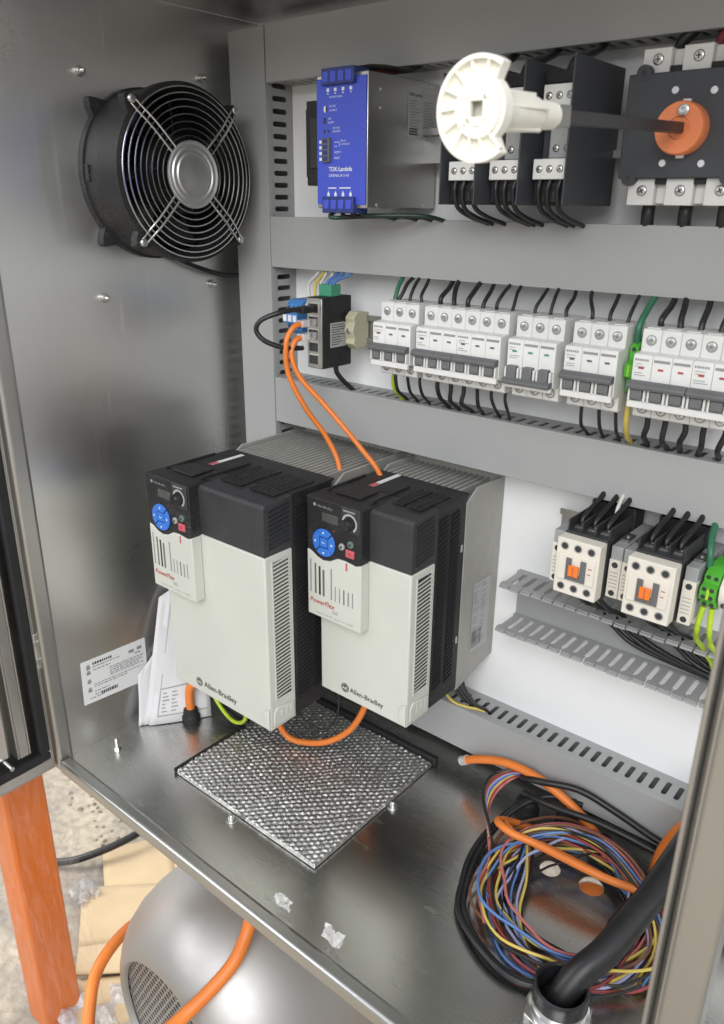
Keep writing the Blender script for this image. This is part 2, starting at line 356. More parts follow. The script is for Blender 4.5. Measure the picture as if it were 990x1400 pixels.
# front frame: rounded rain lip round the opening and the middle post
def lip(name,x0,x1,y0,y1,z0,z1,b=5,seg=4): return MB().box(x0,x1,y0,y1,z0,z1).build(name,'steel_lip',cab,bev=b,seg=seg)
lip('frame_lip',-18,3.5,-397,-374,-15,H_+12); lip('frame_lip',4,W_-4,-398,-379.5,-15,4.5); lip('frame_lip',W_-3.5,W_+18,-397,-374,-15,H_+12); lip('frame_lip',4,W_-4,-398,-379.5,H_-4,H_+13)
post=lip('centre_post',800,830,-396,-372,5,H_-5,3,3)
MB().box(797,800.2,-405,-385,5,H_-5).build('post_edge','steel_lip',post,bev=1.2); MB().box(803.5,806,-400,-395,5,H_-5).build('post_ridge','steel_lip',post,bev=1)
mp=MB().box(22,1578,0,2.5,26,934).build('mounting_panel','panel',cab,bev=.8)
# faint weld seam down the side wall, and the threaded studs that hold the fan plate
for y,z in ((-249,859),(-248,612),(-75,870),(-77,618)):
    b=MB(); b.lathe((.2,y,z),X,[(0,6),(1.5,6),(1.6,4.6),(5,4.6),(5.1,2.6),(10,2.4),(11,1.5),(11,0)],12,cap=False); b.build('wall_stud','zinc',cab)
# left door, standing open at a right angle to the front
door=MB()
door.box(-30,-28,-1150,-399,-8,H_+5)
for z0,z1 in ((-8,-6),(H_+3,H_+5)): door.box(-28,-4,-1150,-399,z0,z1)
door.box(-28,-4,-401,-399,-6,H_+3); door.box(-28,-4,-1150,-1148,-6,H_+3)
door.box(-6,-4,-1148,-401,-6,9); door.box(-6,-4,-415,-401,9,H_-12)
do=door.build('door','steel_lip',cab,bev=.7)
gk=MB(); gk.box(-12,-2,-1120,-403,10,22); gk.box(-12,-2,-417,-403,22,H_-12); gk.build('gasket','blackmatt',do,bev=3,seg=3)
ch=MB(); ch.box(-28,-7,-430,-427,30,H_-30); ch.box(-28,-7,-446,-443,30,H_-30); ch.box(-9,-7,-443,-430,30,H_-30)
ch.build('stiffener','steel_lip',do,bev=1.2)
MB().box(-27,-12,-1120,-452,34,H_-30).build('inner_skin','steel_wall',do,bev=4)
st=MB(); st.cyl((-12,-462,34),(9,-462,34),3,10); st.build('stud','zinc',do)
for z in (150,520):
    h=MB(); h.cyl((-9,-399,z),(-9,-399,z+52),6,12); h.box(-16,-2,-402,-396,z+8,z+16); h.box(-16,-2,-402,-396,z+34,z+42); h.build('hinge','zinc' if z<300 else 'charcoal',do,bev=.6)
MB().box(-8,-3,-407,-402,488,500).build('hinge_tag','bluewire',do,bev=1)

# ------------------------------------------------------------------ wiring ducts
def finger_mesh(L,w,fl,th,m):
    """strip between two slots, flared where it joins the solid edge; long side along y, width along x"""
    a=w/2; b=w/2+fl
    return mesh_of(MB().prism([(-b,0,0),(-a,-fl*1.3,0),(-a,-L+fl*1.3,0),(-b,-L,0),(b,-L,0),(a,-L+fl*1.3,0),(a,-fl*1.3,0),(b,0,0)],(0,0,th)),m)
PITCH=14.4
def duct(label,a0,a1,c0,c1,vertical=False,D=49,y0=-.2,group='grey slotted wiring ducts'):
    """closed duct along x (or z) on the panel; both long sides slotted, cover with folded edges on the front"""
    def P(a,y,c): return (c,y,a) if vertical else (a,y,c)
    def B(mb,aa,ab,ya,yb,ca,cb):
        p=P(aa,ya,ca); q=P(ab,yb,cb); return mb.box(min(p[0],q[0]),max(p[0],q[0]),min(p[1],q[1]),max(p[1],q[1]),min(p[2],q[2]),max(p[2],q[2]))
    t=thing('wiring_duct',label,'wiring duct',P((a0+a1)/2,y0,c0) if not vertical else ((c0+c1)/2,y0,a0),group)
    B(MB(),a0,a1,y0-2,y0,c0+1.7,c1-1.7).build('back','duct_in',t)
    cv=MB(); B(cv,a0,a1,-D,-D+1.8,c0-1,c1+1); B(cv,a0,a1,-D+1.8,-D+10,c0-1,c0-.1); B(cv,a0,a1,-D+1.8,-D+10,c1+.1,c1+1)
    cv.build('cover','duct',t,bev=.7)
    fm=finger_mesh(25,8.2,1.6,1.5,'duct')
    for c in (c0,c1-1.5):
        w_=MB(); B(w_,a0,a1,y0-11,y0,c,c+1.5); B(w_,a0,a1,-D+2,y0-36,c,c+1.5)
        wo=w_.build('slotted_wall','duct',t)
        n=int((a1-a0)/PITCH); st_=(a1-a0-n*PITCH)/2
        for i in range(n):
            a=a0+st_+PITCH*(i+.5)
            if vertical: place('finger',fm,(c+1.5,y0-11,a),wo,(0,-math.pi/2,0))
            else: place('finger',fm,(a,y0-11,c),wo)
    return t
duct('tall upright grey wiring duct beside the fan, joining the level ducts',20,922.5,27,89,True)
duct('topmost level grey wiring duct above the power supply',92,1000,862,923.4)
duct('level grey wiring duct between power supply row and breaker row',92,1000,645,706)
duct('level grey wiring duct under the breakers and above the drives',92,1000,434.5,495.5)
duct('lowest grey wiring duct just above the cabinet floor',96,1000,37,98.4)
# the one without a cover under the contactors
od=thing('open_wiring_duct','grey wiring duct without cover under the two contactors, wires lying inside','wiring duct',(640,0,238),'grey slotted wiring ducts')
MB().box(470,1000,-2.2,-.2,240,298.5).build('back','duct',od)
fm=MB(); a,b=4.3,6.7
fm.prism([(-b,0,0),(-a,-2.6,0),(-a,-33,0),(-b,-36,0),(-b,-42,0),(-b+1.2,-43.5,0),(b-1.2,-43.5,0),(b,-42,0),(b,-36,0),(a,-33,0),(a,-2.6,0),(b,0,0)],(0,0,1.6))
fm.box(-b+.4,b-.4,-45,-40,-3,-.1); fm=mesh_of(fm,'duct')
for z in (238.4,298.6):
    wo=MB().box(470,1000,-9,-.2,z,z+1.6).build('slotted_wall','duct',od)
    for i in range(36):
        place('finger',fm,(477+PITCH*i,-8.8,z),wo,(random.uniform(-.02,.02),0,random.uniform(-.012,.012)))

# ------------------------------------------------------------------ rails
def rail(label,x0,x1,zc,y=-35,gaps=()):
    t=thing('mounting_rail',label,'rail',((x0+x1)/2,y,zc-17.5),'steel mounting rails')
    m=MB(); m.box(x0,x1,y+6.2,y+7.4,zc-12,zc+12)
    m.box(x0,x1,y,y+1.2,zc+10.8,zc+17.5); m.box(x0,x1,y,y+1.2,zc-17.5,zc-10.8)
    m.box(x0,x1,y+1.2,y+6.2,zc+10.8,zc+12); m.box(x0,x1,y+1.2,y+6.2,zc-12,zc-10.8)
    m.build('profile','galv',t)
    for x in (x0+12,(x0+x1)/2,x1-12): MB().box(x-8,x+8,y+7.5,-.1,zc-9,zc+9).build('standoff','galv',t,bev=.8)
    return t
rail('steel rail behind the blue power supply and fuse blocks',150,560,783)
rail('long steel rail carrying the row of breakers',205,990,576)
rail('short steel rail behind the two contactors',520,990,380,-12)

# ================================================================== UPPER ROW
# ------------------------------------------------------------------ fan on the side wall
fy,fz,FX=-167,753,78
fan=thing('cooling_fan','round black fan with chrome wire guard on the left wall','fan',(0,fy,fz-97))
h=MB(); n=56
h.lathe((.4,fy,fz),X,[(0,97),(9,97),(9.5,94.5),(34,93.5),(36,95),(FX-14,95.5),(FX-12,98.5),(FX,98.5),(FX,91.5),(FX-10,89),(12,88),(8,88),(8,0)],n,cap=False)
h.build('housing','black',fan,smooth=30)
for sy in (-1,1):
    for sz in (-1,1):
        c=(fy+sy*74,fz+sz*74)
        for x0,x1 in ((1,10),(FX-12,FX-1)):
            l_=MB(); l_.prism([(x0,c[0]-sy*26,c[1]+sz*3),(x0,c[0]-sy*3,c[1]-sz*26),(x0,c[0]+sy*6,c[1]-sz*5),(x0,c[0]+sy*7,c[1]+sz*4),(x0,c[0]+sy*4,c[1]+sz*7),(x0,c[0]-sy*5,c[1]+sz*6)],(x1-x0,0,0)); l_.build('lug','black',fan,bev=1)
        p=MB(); screw(p,(FX+4,c[0],c[1]),X,4.6,3,0,0); p.cyl((FX-1,c[0],c[1]),(FX+4,c[0],c[1]),2.6,10); p.build('guard_screw','zinc',fan)
MB().box(14,20,fy-97.5,fy-93,fz-9,fz+9).build('terminal_cover','black',fan,bev=1)
hb=MB(); hb.lathe((10,fy,fz),X,[(0,46),(50,46),(55,42),(56,0)],36,cap=False); hb.build('motor_hub','blackgloss',fan)
for i in range(7):
    a0=2*math.pi*i/7; b=MB(); vs=[]
    for j in range(6):
        r=45+(86-45)*j/5; tw=.5-.12*j/5
        for sx,da in ((16,0),(30,tw*.5),(46,tw)):
            a=a0+da+j*.05; vs.append((sx,fy+r*math.cos(a),fz+r*math.sin(a)))
    fs=[]
    for j in range(5):
        for q in range(2): fs.append((j*3+q,j*3+q+1,(j+1)*3+q+1,(j+1)*3+q))
    b.add(vs,fs); bo=b.build('blade','black',fan); sm=bo.modifiers.new('thickness','SOLIDIFY'); sm.thickness=.0018
guard=MB(); guard.lathe((FX+9,fy,fz),X,[(-1,37),(1.2,37),(2,35),(1,33),(1,31.5),(2.4,30),(2.4,28),(1.2,26.5),(1.2,25),(2.6,23.5),(2,21),(2.6,14),(3.4,0)],48,cap=False)
go=guard.build('guard_centre','satin',fan,smooth=25)
for k,R in enumerate((42,49.5,57,64.5,72,79.5,86.5,93)):
    MB().torus((FX+7.2-(0 if k<6 else (k-5)*1.6),fy,fz),X,R,1.25,64,6).build('ring',"chrome",go,smooth=60)
for sy in (-1,1):
    for sz in (-1,1):
        d=Vector((0,sy,sz)).normalized(); e_=Vector((0,-sz,sy)).normalized()*1.0
        c=Vector((FX+9.5,fy,fz))
        pts=[c+d*34+e_*4,c+d*70+e_*4,c+d*92+e_*3.8+X*-4,c+d*104+e_*3+X*-6,c+d*108+X*-6,c+d*104-e_*3+X*-6,c+d*92-e_*3.8+X*-4,c+d*70-e_*4,c+d*34-e_*4]
        MB().tube(pts,1.3,6,4).build('spoke','chrome',go,smooth=60)
wire('fan_cable',[(10,fy+20,fz-96),(16,fy+60,fz-112),(22,fy+100,fz-123),(24,fy+140,fz-122),(24,-4,fz-118),(24,15,fz-116)],3,'blackwire','thin black cable leading from the fan to behind the upright duct',cat='cable')

# ------------------------------------------------------------------ blue power supply
ps=thing('power_supply','blue fronted power supply with bare metal side and dark blue terminals','power supply',(286,-67,716))
PX,PY=251,-130
MB().box(PX,PX+70,PY+1.5,-6,718.5,847).build('case','steel_case',ps,bev=1)
MB().box(PX+1.2,PX+69,PY-.4,PY+1.4,722,843.2).build('front_plate','blue',ps,bev=.4)
tb=MB(); tb.box(PX+12,PX+56,PY-5,PY+20,836.5,852); tbo=tb.build('terminal_block','navy',ps,bev=.8)
for i in range(4): MB().box(PX+14+10.6*i,PX+21.5+10.6*i,PY-5.8,PY-3,839,849).build('terminal','charcoal' if i==9 else 'blue',tbo,bev=.6)
tb=MB(); tb.box(PX+12,PX+56,PY-5,PY+20,713.5,729.5); tbo=tb.build('terminal_block','navy',ps,bev=.8)
for i in range(4): MB().box(PX+14+10.6*i,PX+21.5+10.6*i,PY-5.8,PY-3,717.5,727).build('terminal','blue',tbo,bev=.6)
c4=MB(); c4.box(PX+11,PX+21.5,PY-4,PY+2,764,787.5); c4o=c4.build('signal_connector','darkgrey',ps,bev=.5)
for i in range(4): MB().box(PX+12.5,PX+19,PY-4.6,PY-3.6,765.5+5.6*i,769.6+5.6*i).build('terminal','navy',c4o)
def FQ(mb,dx,z,w_,h_,m=0,y=PY-.55): mb.quad((PX+dx,y,z),(PX+dx+w_,y,z),(PX+dx+w_,y,z+h_),(PX+dx,y,z+h_),m)
pr=MB()
for dx in (17.4,27.6,38.2,48.8):
    FQ(pr,dx-1.8,831,3.6,3.2); FQ(pr,dx-1,828.6,2,1.2); FQ(pr,dx-1.8,730.4,3.6,3); pr.add([(PX+dx-1.2,PY-.55,733.4),(PX+dx+1.2,PY-.55,733.4),(PX+dx,PY-.55,736)],[(0,1,2)])
FQ(pr,12,812,2,6); FQ(pr,11.2,813.5,1,3)
for i in range(4): FQ(pr,4.6,765.8+5.6*i,3.6,3)
FQ(pr,18,738,11,1.2); FQ(pr,33,738,16,1.2); FQ(pr,17.4,737.4,.5,2); FQ(pr,27.6,737.4,.5,2)
FQ(pr,26,783,7,.5); FQ(pr,33,779,.5,4); FQ(pr,26,779,4,.5)
pr.build('print','whiteink',ps,smooth=0)
dk=MB(); FQ(dk,14.2,812.5,2,5); FQ(dk,11,801,3.2,6); dk.lathe((PX+12.5,PY-.5,794),F,[(0,1.5),(.2,1.5)],10); dk.lathe((PX+18,PY-.5,794),F,[(0,1.5),(.2,1.5)],10)
dk.build('indicator','ink',ps,smooth=0)
for s_,dx,z,sz in (('OUTPUT 24VDC',19,825,2.6),('DC OK',19,816.5,2.8),('OUTPUT',19,812.6,2.8),('LED',17.5,805,2.6),('ALARM',17.5,801.4,2.6),('24V ADJ',24,796,2.6),('RESTART',24,792.6,2.6),('RELAY',35,783.5,2.6),('CONTACT',35,780.2,2.6),('RESET 1',26,772.5,3),('RESET',26,767,3)):
    text(s_,'lettering',ps,'whiteink',(PX+dx,PY-.55,z),X,Z,sz)
text('TDK·Lambda','brand_name',ps,'whiteink',(PX+18,PY-.6,755.2),X,Z,6.1,.02); text('DRB960-24-3-A0','model_lettering',ps,'whiteink',(PX+18,PY-.6,749.6),X,Z,4.1)
sl=MB(); sx=PX+70.3; sl.quad((sx,-62,789),(sx,-7,789),(sx,-7,836),(sx,-62,836)); so=sl.build('rating_label','labelgrey',ps,smooth=0)
sx+=.15
text('TDK·Lambda','lettering',so,'ink',(sx,-60,831),Y,Z,4.2,.02)
pr=MB(); rr=random.Random(3)
for i in range(13):
    z=826-2.7*i
    for y0_ in (-59,-34):
        pr.quad((sx,y0_,z),(sx,y0_+rr.uniform(8,22),z),(sx,y0_+rr.uniform(8,22),z+1),(sx,y0_,z+1))
pr.quad((sx,-59,793),(sx,-44,793),(sx,-44,800),(sx,-59,800)); pr.build('print','inkgrey',so,smooth=0)
rv=MB()
for y,z in ((-108,832),(-108,815),(-112,722),(-30,722),(-20,843)): rv.lathe((PX+70,y,z),X,[(0,2),(.8,1.7),(1.1,0)],10,cap=False)
rv.build('rivet','zinc',ps)
# black stepped module left of it
bm_=thing('rail_module','small black stepped module on the rail left of blue power supply','module',(222,-68,738))
b=MB(); b.box(199,249,-92,-40,751,822); b.box(206,249,-98,-50,742,829); bo=b.build('body','black',bm_,bev=1.2)
MB().box(214,249,-101,-96,760,812).build('front_cover','charcoal',bm_,bev=1); MB().box(220,249,-90,-60,738,742).build('foot','black',bm_,bev=.8)
# supply wires under and over it
for i,(x0,y1,x1,m) in enumerate(((272,-118,300,'dkgreen'),(283,-108,330,'blackwire'),(293,-100,350,'blackwire'),(303,-95,365,'dkgreen'))):
    wire('supply_wire',[(x0,-122,716),(x0+2,y1-16,709.5+i*.6),(x0+14,y1-2,709+i*.8),(x1-10,-70,711),(x1,-40,704),(x1+2,-30,694)],2.3,m,
        ('leftmost','second','third','rightmost')[i]+' of four thin wires curling under the blue power supply','supply wires below the power supply')
for i,(x0,m) in enumerate(((268,'brownwire'),(281,'maroon'),(293,'blackwire'),(303,'blackwire'))):
    wire('supply_wire',[(x0,-122,848),(x0+2,-112,853),(x0+8,-90,855),(x0+14,-52,856),(x0+18,-36,864),(x0+18,-30,880)],2.1,m,
        ('leftmost','second','third','rightmost')[i]+' of four wires leaving the top of the blue power supply','supply wires above the power supply')

# ------------------------------------------------------------------ three black fuse blocks
def screws3(t,cx,z,y,dx,m='zinc',r=2.6,n=3):
    for i in range(n):
        q=MB(); c=cx+(i-(n-1)/2)*dx
        q.lathe((c,y+.2,z),F,[(0,r+1.1),(.15,r+1.1),(.2,r+.6)],14,1,cap=True); screw(q,(c,y+.1,z),F,r,1.2,0,1); q.build('terminal_screw',[m,'ink'],t)
ordn=('leftmost','middle','rightmost')
for u in range(3):
    xr=453+46*u
    t=thing('fuse_block',ordn[u]+' of three black fuse blocks between power supply and rotary switch','fuse block',(xr-22,-80,723),'black fuse blocks on the top rail')
    MB().box(xr-44,xr-1.7,-92,-42,724,836).build('body','slate',t,bev=1)
    MB().box(xr-1.5,xr,-130,-28,723,841).build('barrier','slate',t,bev=.4)
    if u==0: MB().box(xr-46,xr-44.5,-122,-38,723,838).build('barrier','slate',t,bev=.4)
    lo=MB(); lo.box(xr-40,xr-7,-115,-92.2,745,762); lo_=lo.build('terminal_strip','mcb',t,bev=.7); screws3(lo_,xr-23.5,753.5,-115,10.2)
    MB().box(xr-41,xr-5,-108,-92.2,726,744.6).build('wire_cover','black',t,bev=.8)
    g2=MB(); g2.box(xr-31,xr-7,-104,-92.2,763,788); g2o=g2.build('terminal_step','midgrey',t,bev=.6); screws3(g2o,xr-19,771,-104,11,n=2)
    MB().box(xr-36,xr-5,-106,-92.2,789,792.5).build('white_ridge','mcb',t,bev=.5)
    up_=MB(); up_.box(xr-38,xr-7,-110,-92.2,804,822); upo=up_.build('terminal_strip','mcb',t,bev=.7); screws3(upo,xr-22.5,813,-110,10)
    MB().box(xr-42,xr-5,-100,-92.2,824,834).build('wire_cover','black',t,bev=.8)
    for i in range(3):
        x=xr-33.7+10.2*i
        dx=random.uniform(-2,7); wire('fuse_wire',[(x,-110,746),(x-1+dx*.3,-112,735),(x-2+dx*.6,-104,720),(x-2+dx,-80,711),(x-1+dx,-44,703),(x+dx,-32,690)],2.3,'blackwire',
          '%s black wire below the %s black fuse block'%(('left','middle','right')[i],ordn[u]),'black wires below the fuse blocks')
    wire('fuse_feed',[(xr-22,-96,832),(xr-20,-88,843),(xr-19,-58,852),(xr-18,-38,862),(xr-18,-30,884)],3.8,'blackwire','thick black wire entering the top of the %s black fuse block'%ordn[u],'thick feeds above the fuse blocks')

# ------------------------------------------------------------------ rotary disconnect switch
rs=thing('rotary_switch','rotary disconnect switch with black plate, orange dial and white terminals','switch',(624,-40,724))
MB().box(569,678,-75,-52,746,828.5).build('plate','slate',rs,bev=1.2)
MB().box(573,674,-52,-2,752,822).build('body','charcoal',rs,bev=1)
for x,z in ((582,829),(664,829),(579,746.5),(664,746.5)):
    q=MB(); q.cyl((x,-75.6,z),(x,-54,z),6.5,18); q.lathe((x,-75.7,z),F,[(0,2.6),(.2,2.6)],12,1); q.build('corner_boss',['slate','ink'],rs,bev=.5)
for z0,z1 in ((828.7,848),(724,746)):
    for i in range(3):
        x=592+34*i; q=MB(); q.box(x-15,x+9,-68,-12,z0,z1); qo=q.build('terminal_housing','mcb',rs,bev=.8)
        MB().box(x+9.2,x+18.8,-62,-12,z0+1.5,z1-1.5).build('spacer','mcbside',qo,bev=.6)
        MB().box(x+9.4,x+18.6,-69,-62,(z0 if z0>800 else z1-5),(z0+5 if z0>800 else z1)).build('clip','black',qo,bev=.4)
        screws3(qo,x-2,(z0+z1)/2+1,-68,0,'zinc',4,1)
q=MB(); q.lathe((623,-75,784),F,[(0,20.5),(13,20.5),(15,19.5),(15,9),(13.5,8.5),(13.5,0)],44,cap=False); dial=q.build('dial','orangekn',rs,smooth=30)
q=MB(); q.lathe((626,-90,797),F,[(0,4.6),(2.5,4.6),(3,3.8),(3,2),(1.5,1.8),(1.5,0)],18,cap=False); q.build('dial_screw','zinc',dial)
q=MB(); q.box(620,626,-79,-75.2,803,806.5); q.box(620,626,-79,-75.2,761.5,765); q.build('dial_mark','whiteink',rs)
for x,z in ((611,814),(643,812),(608,758),(641,757)):
    q=MB(); q.lathe((x,-75.2,z),F,[(0,3),(1,2.8),(1.4,0)],12,cap=False); q.build('rivet','whiteink',rs)
for i in range(3):
    x=590+34*i
    wire('switch_wire',[(x,-45,726),(x,-46,714),(x-1,-40,702),(x-1,-30,690)],6,'blackwire',('left','middle','right')[i]+' thick black cable below the rotary switch','thick cables at the rotary switch',n=10)
    wire('switch_wire',[(x+6,-40,846),(x+10,-42,856),(x+22,-38,868),(x+26,-30,884)],5.2,('blackwire','maroon','blackwire')[i],('left black','dark red','right black')[i]+' thick cable above the rotary switch','thick cables at the rotary switch',n=10)
# shaft and handle coupling
sh=thing('switch_shaft','dark square shaft reaching forward from orange dial to white coupling','shaft',(622,-200,772))
a=Vector((623,-88,784)); b=Vector((620.3,-335,774.6)); d=(b-a).normalized(); sd=d.cross(Z).normalized(); ud=sd.cross(d)
q=MB(); q.prism([a+sd*4.2+ud*4.2,a-sd*4.2+ud*4.2,a-sd*4.2-ud*4.2,a+sd*4.2-ud*4.2],b-a); q.build('bar','shaft',sh,bev=.5)
cl=a+d*206; q=MB(); q.prism([cl+sd*6.5+ud*6.5,cl-sd*6.5+ud*6.5,cl-sd*6.5-ud*6.5,cl+sd*6.5-ud*6.5],d*16); qo=q.build('clamp','galv',sh,bev=.7)
q=MB(); q.cyl(cl+d*8+sd*6,cl+d*8+sd*10,3.6,6); q.build('clamp_screw','zinc',qo)
hc=thing('handle_coupling','cream plastic notched disc coupling on the end of square shaft','coupling',(620,-385,746))
o_=a+d*304; ax=d
q=MB(); q.lathe(o_+ax*-74,ax,[(-10,6.4),(-9,8),(14,8.6),(16,10),(44,11),(60,12),(70,14.5)],30,cap=True); neck=q.build('neck','cream',hc,smooth=30)
for i in range(5):
    t_=2*math.pi*i/5+.4; r_=sd*math.cos(t_)+ud*math.sin(t_); q=MB(); tt=ax.cross(r_)
    q.prism([o_-ax*60+r_*8+tt,o_-ax*60+r_*8-tt,o_-ax*60+r_*11.8-tt,o_-ax*60+r_*11.8+tt],ax*54); q.build('rib','cream',neck,bev=.4)
def dpt(r,t,h_): return o_+(sd*math.cos(t)+ud*math.sin(t))*r+ax*h_
sgn=1 if sd.x>0 else -1
outl=[]
N=72
for i in range(N):
    t_=2*math.pi*i/N; vx=math.cos(t_)*sgn
    R=27.5 if vx<.64 else 18.5
    outl.append((R,t_))
q=MB(); vs=[]; fs=[]
prof=[(lambda R:R,-5),(lambda R:R,3),(lambda R:R-2.2,3.4),(lambda R:R-2.6,-.5),(lambda R:min(R-3,15.5),-.5),(lambda R:14.8,3.0),(lambda R:9.5,3.6),(lambda R:9.0,3.6)]
for fr,h_ in prof:
    for R,t_ in outl: vs.append(dpt(fr(R),t_,h_))
for j in range(len(prof)-1):
    for i in range(N): fs.append((j*N+i,j*N+(i+1)%N,(j+1)*N+(i+1)%N,(j+1)*N+i))
fs.append(tuple(range(N)))
q.add(vs,fs); disc=q.build('disc','cream',hc,smooth=30)
for i in range(14):
    t_=2*math.pi*i/14+.1
    if math.cos(t_)*sgn>.55: continue
    r_=(sd*math.cos(t_)+ud*math.sin(t_)); tt=ax.cross(r_); q=MB(); p0=o_-ax*.6
    q.prism([p0+r_*15+tt*.8,p0+r_*15-tt*.8,p0+r_*25.4-tt*.8+tt*2,p0+r_*25.4+tt*.8+tt*2],ax*3.2); q.build('rib','cream',disc,bev=.3)
q=MB()
for u_,v_ in ((sd,ud),(ud,sd)):
    for s_ in (-1,1):
        c=o_+u_*s_*6.5; q.prism([c+u_*2.6+v_*9,c-u_*2.2+v_*9,c-u_*2.2-v_*9,c+u_*2.6-v_*9],ax*3.5)
q.build('socket','creamin',disc,bev=.3)

# ================================================================== BREAKER ROW
ZC=578; PW=17.8
def breaker(x0,n,label,on=True,bars=None,wt=2.4):
    """row of n ganged poles; x0 is the centre of the first terminal"""
    L=x0-PW/2; t=thing('circuit_breaker',label,'circuit breaker',(L+n*PW/2,-70,ZC-41),'white circuit breakers on the middle rail')
    prof=[(-40,-41),(-83,-41),(-84.5,-39.5),(-85,-26),(-94,-25),(-99,-24),(-100,18),(-98.5,20),(-85,21),(-85,39.5),(-83.5,41),(-40,41)]
    pole=MB().prism([(-8.75,y,ZC+z) for y,z in prof],(17.5,0,0))
    for i in range(n):
        x=x0+PW*i
        pm=MB(); pm.prism([(x-8.75,y,ZC+z) for y,z in prof],(17.5,0,0)); po=pm.build('pole','mcb',t,bev=.5)
        for z in (31,-32.5):
            q=MB(); q.lathe((x,-84.9,ZC+z),F,[(0,5),(.25,5),(.3,4.2)],16,1); screw(q,(x,-85,ZC+z),F,3.7,.9,0,1); q.build('terminal_screw',['zinc','inkgrey'],po)
        MB().box(x-6,x+6,-82,-60,ZC+41.05,ZC+42.2).build('terminal_guide','mcbside',po,bev=.3)
        # print on the face
        pr=MB(); Yp=-100.25
        def Q(dx,z,w_,h_,m): pr.quad((x+dx,Yp+(18-z)*.0,ZC+z),(x+dx+w_,Yp,ZC+z),(x+dx+w_,Yp,ZC+z+h_),(x+dx,Yp,ZC+z+h_),m)
        if i%3==0:
            for k in range(6): Q(-7+2.2*k,14.2,1.5,2,1)
            for k in range(4): Q(-7+random.random(),1+2.2*k if k<2 else 4+2.4*k,random.uniform(5,13),.5,1)
        else: Q(-7.4,14,14.6,2.4,1)
        Q(-3,7,5,1.8,0 if on else 2)
        pr.build('print',['brownbar' if n!=5 else 'redink','inkgrey','greencon'],po,smooth=0)
        zt=(-14.5,-21.5)
        MB().box(x-5.2,x+5.2,-106.5,-99.2,ZC+(-20 if on else -19),ZC+(-11 if on else -6)).build('toggle','toggle',po,bev=.8)
        for sx in (-8,6.1): MB().box(x+sx,x+sx+1.9,-105,-99.4,ZC-22,ZC-8).build('guard_post','mcb',po,bev=.3)
    zb=(-10.5,-3) if on else (-24.5,-17.5)
    for a,b in (bars or [(0,n)]):
        q=MB(); q.prism([(L+a*PW+.3,-100.5,ZC+zb[1]),(L+a*PW+.3,-107,ZC+zb[1]-.6),(L+a*PW+.3,-110.5,ZC+zb[1]-4),(L+a*PW+.3,-109,ZC+zb[0]),(L+a*PW+.3,-100.5,ZC+zb[0])],((b-a)*PW-.6,0,0))
        q.build('handle_bar','toggle',t,bev=.7)
    MB().box(L+.4,L+n*PW-.4,-103.5,-99.4,ZC-28.5,ZC-22).build('lower_ledge','mcb',t,bev=.6)
    return t
B0=((317,3),(378.2,6),(493.4,3),(556,3),(624,5))
names=('narrow three-pole white breaker nearest the beige end clamp','wide six-pole white breaker, second from the left in its row',
 'three-pole white breaker with its dark handle down, third from the left','three-pole white breaker with handle up, left of green terminal',
 'wide white breaker with red marks at the right end of the row')
for i,((x,n),nm) in enumerate(zip(B0,names)): breaker(x,n,nm,i!=2,[(0,3),(3,6)] if n==6 else ([(0,3),(3,5)] if n==5 else None))
short=('the leftmost breaker','the six-pole breaker','the handle-down breaker','the fourth breaker','the red-marked breaker')
order=('first','second','third','fourth','fifth','sixth')
thick={(1,0),(1,1),(1,2),(4,0),(4,1),(4,2),(4,3),(4,4)}
for i,(x,n) in enumerate(B0):
    for k in range(n):
        xs=x+PW*k; rr_=2.7 if (i,k) in thick else 2.0+random.uniform(-.15,.25); dx=random.choice((random.uniform(-4,3),random.uniform(-13,12))); 
        if i==4: rr_=3.0
        wire('breaker_wire',[(xs+1,-68,618),(xs+1+dx*random.uniform(0,.4),-66+random.uniform(-3,4),627),(xs+1+dx*random.uniform(.4,.8),-54+random.uniform(-4,4),638),(xs+dx,-41,650),(xs+dx,-36,668)],rr_,'blackwire',
             'black wire into the top of the %s pole of %s'%(order[k],short[i]),'black wires above the breakers')
        if i==2 : continue
        dx=random.uniform(-10,2) if i else random.uniform(-3,3)
        wire('breaker_wire',[(xs,-66,538),(xs+.5+random.uniform(-1,1),-66,527+random.uniform(-3,3)),(xs+dx*.3+random.uniform(-2,2),-60+random.uniform(-5,5),512),(xs+dx*.7-2,-40,499),(xs+dx-3,-30,486),(xs+dx-4,-26,470)],rr_*.95,'blackwire',
             'black wire from the bottom of the %s pole of %s'%(order[k],short[i]),'black wires below the breakers')
wire('earth_wire',[(309,-62,615),(308,-54,632),(307,-42,646),(307,-36,665)],2.6,'greenwire','green wire rising behind the first pole of the leftmost breaker','green earth wires')
wire('earth_wire',[(308,-58,538),(307,-56,515),(307,-38,497),(307,-30,480)],2.5,'ygwire','yellow-green wire dropping below the leftmost breaker','green earth wires')
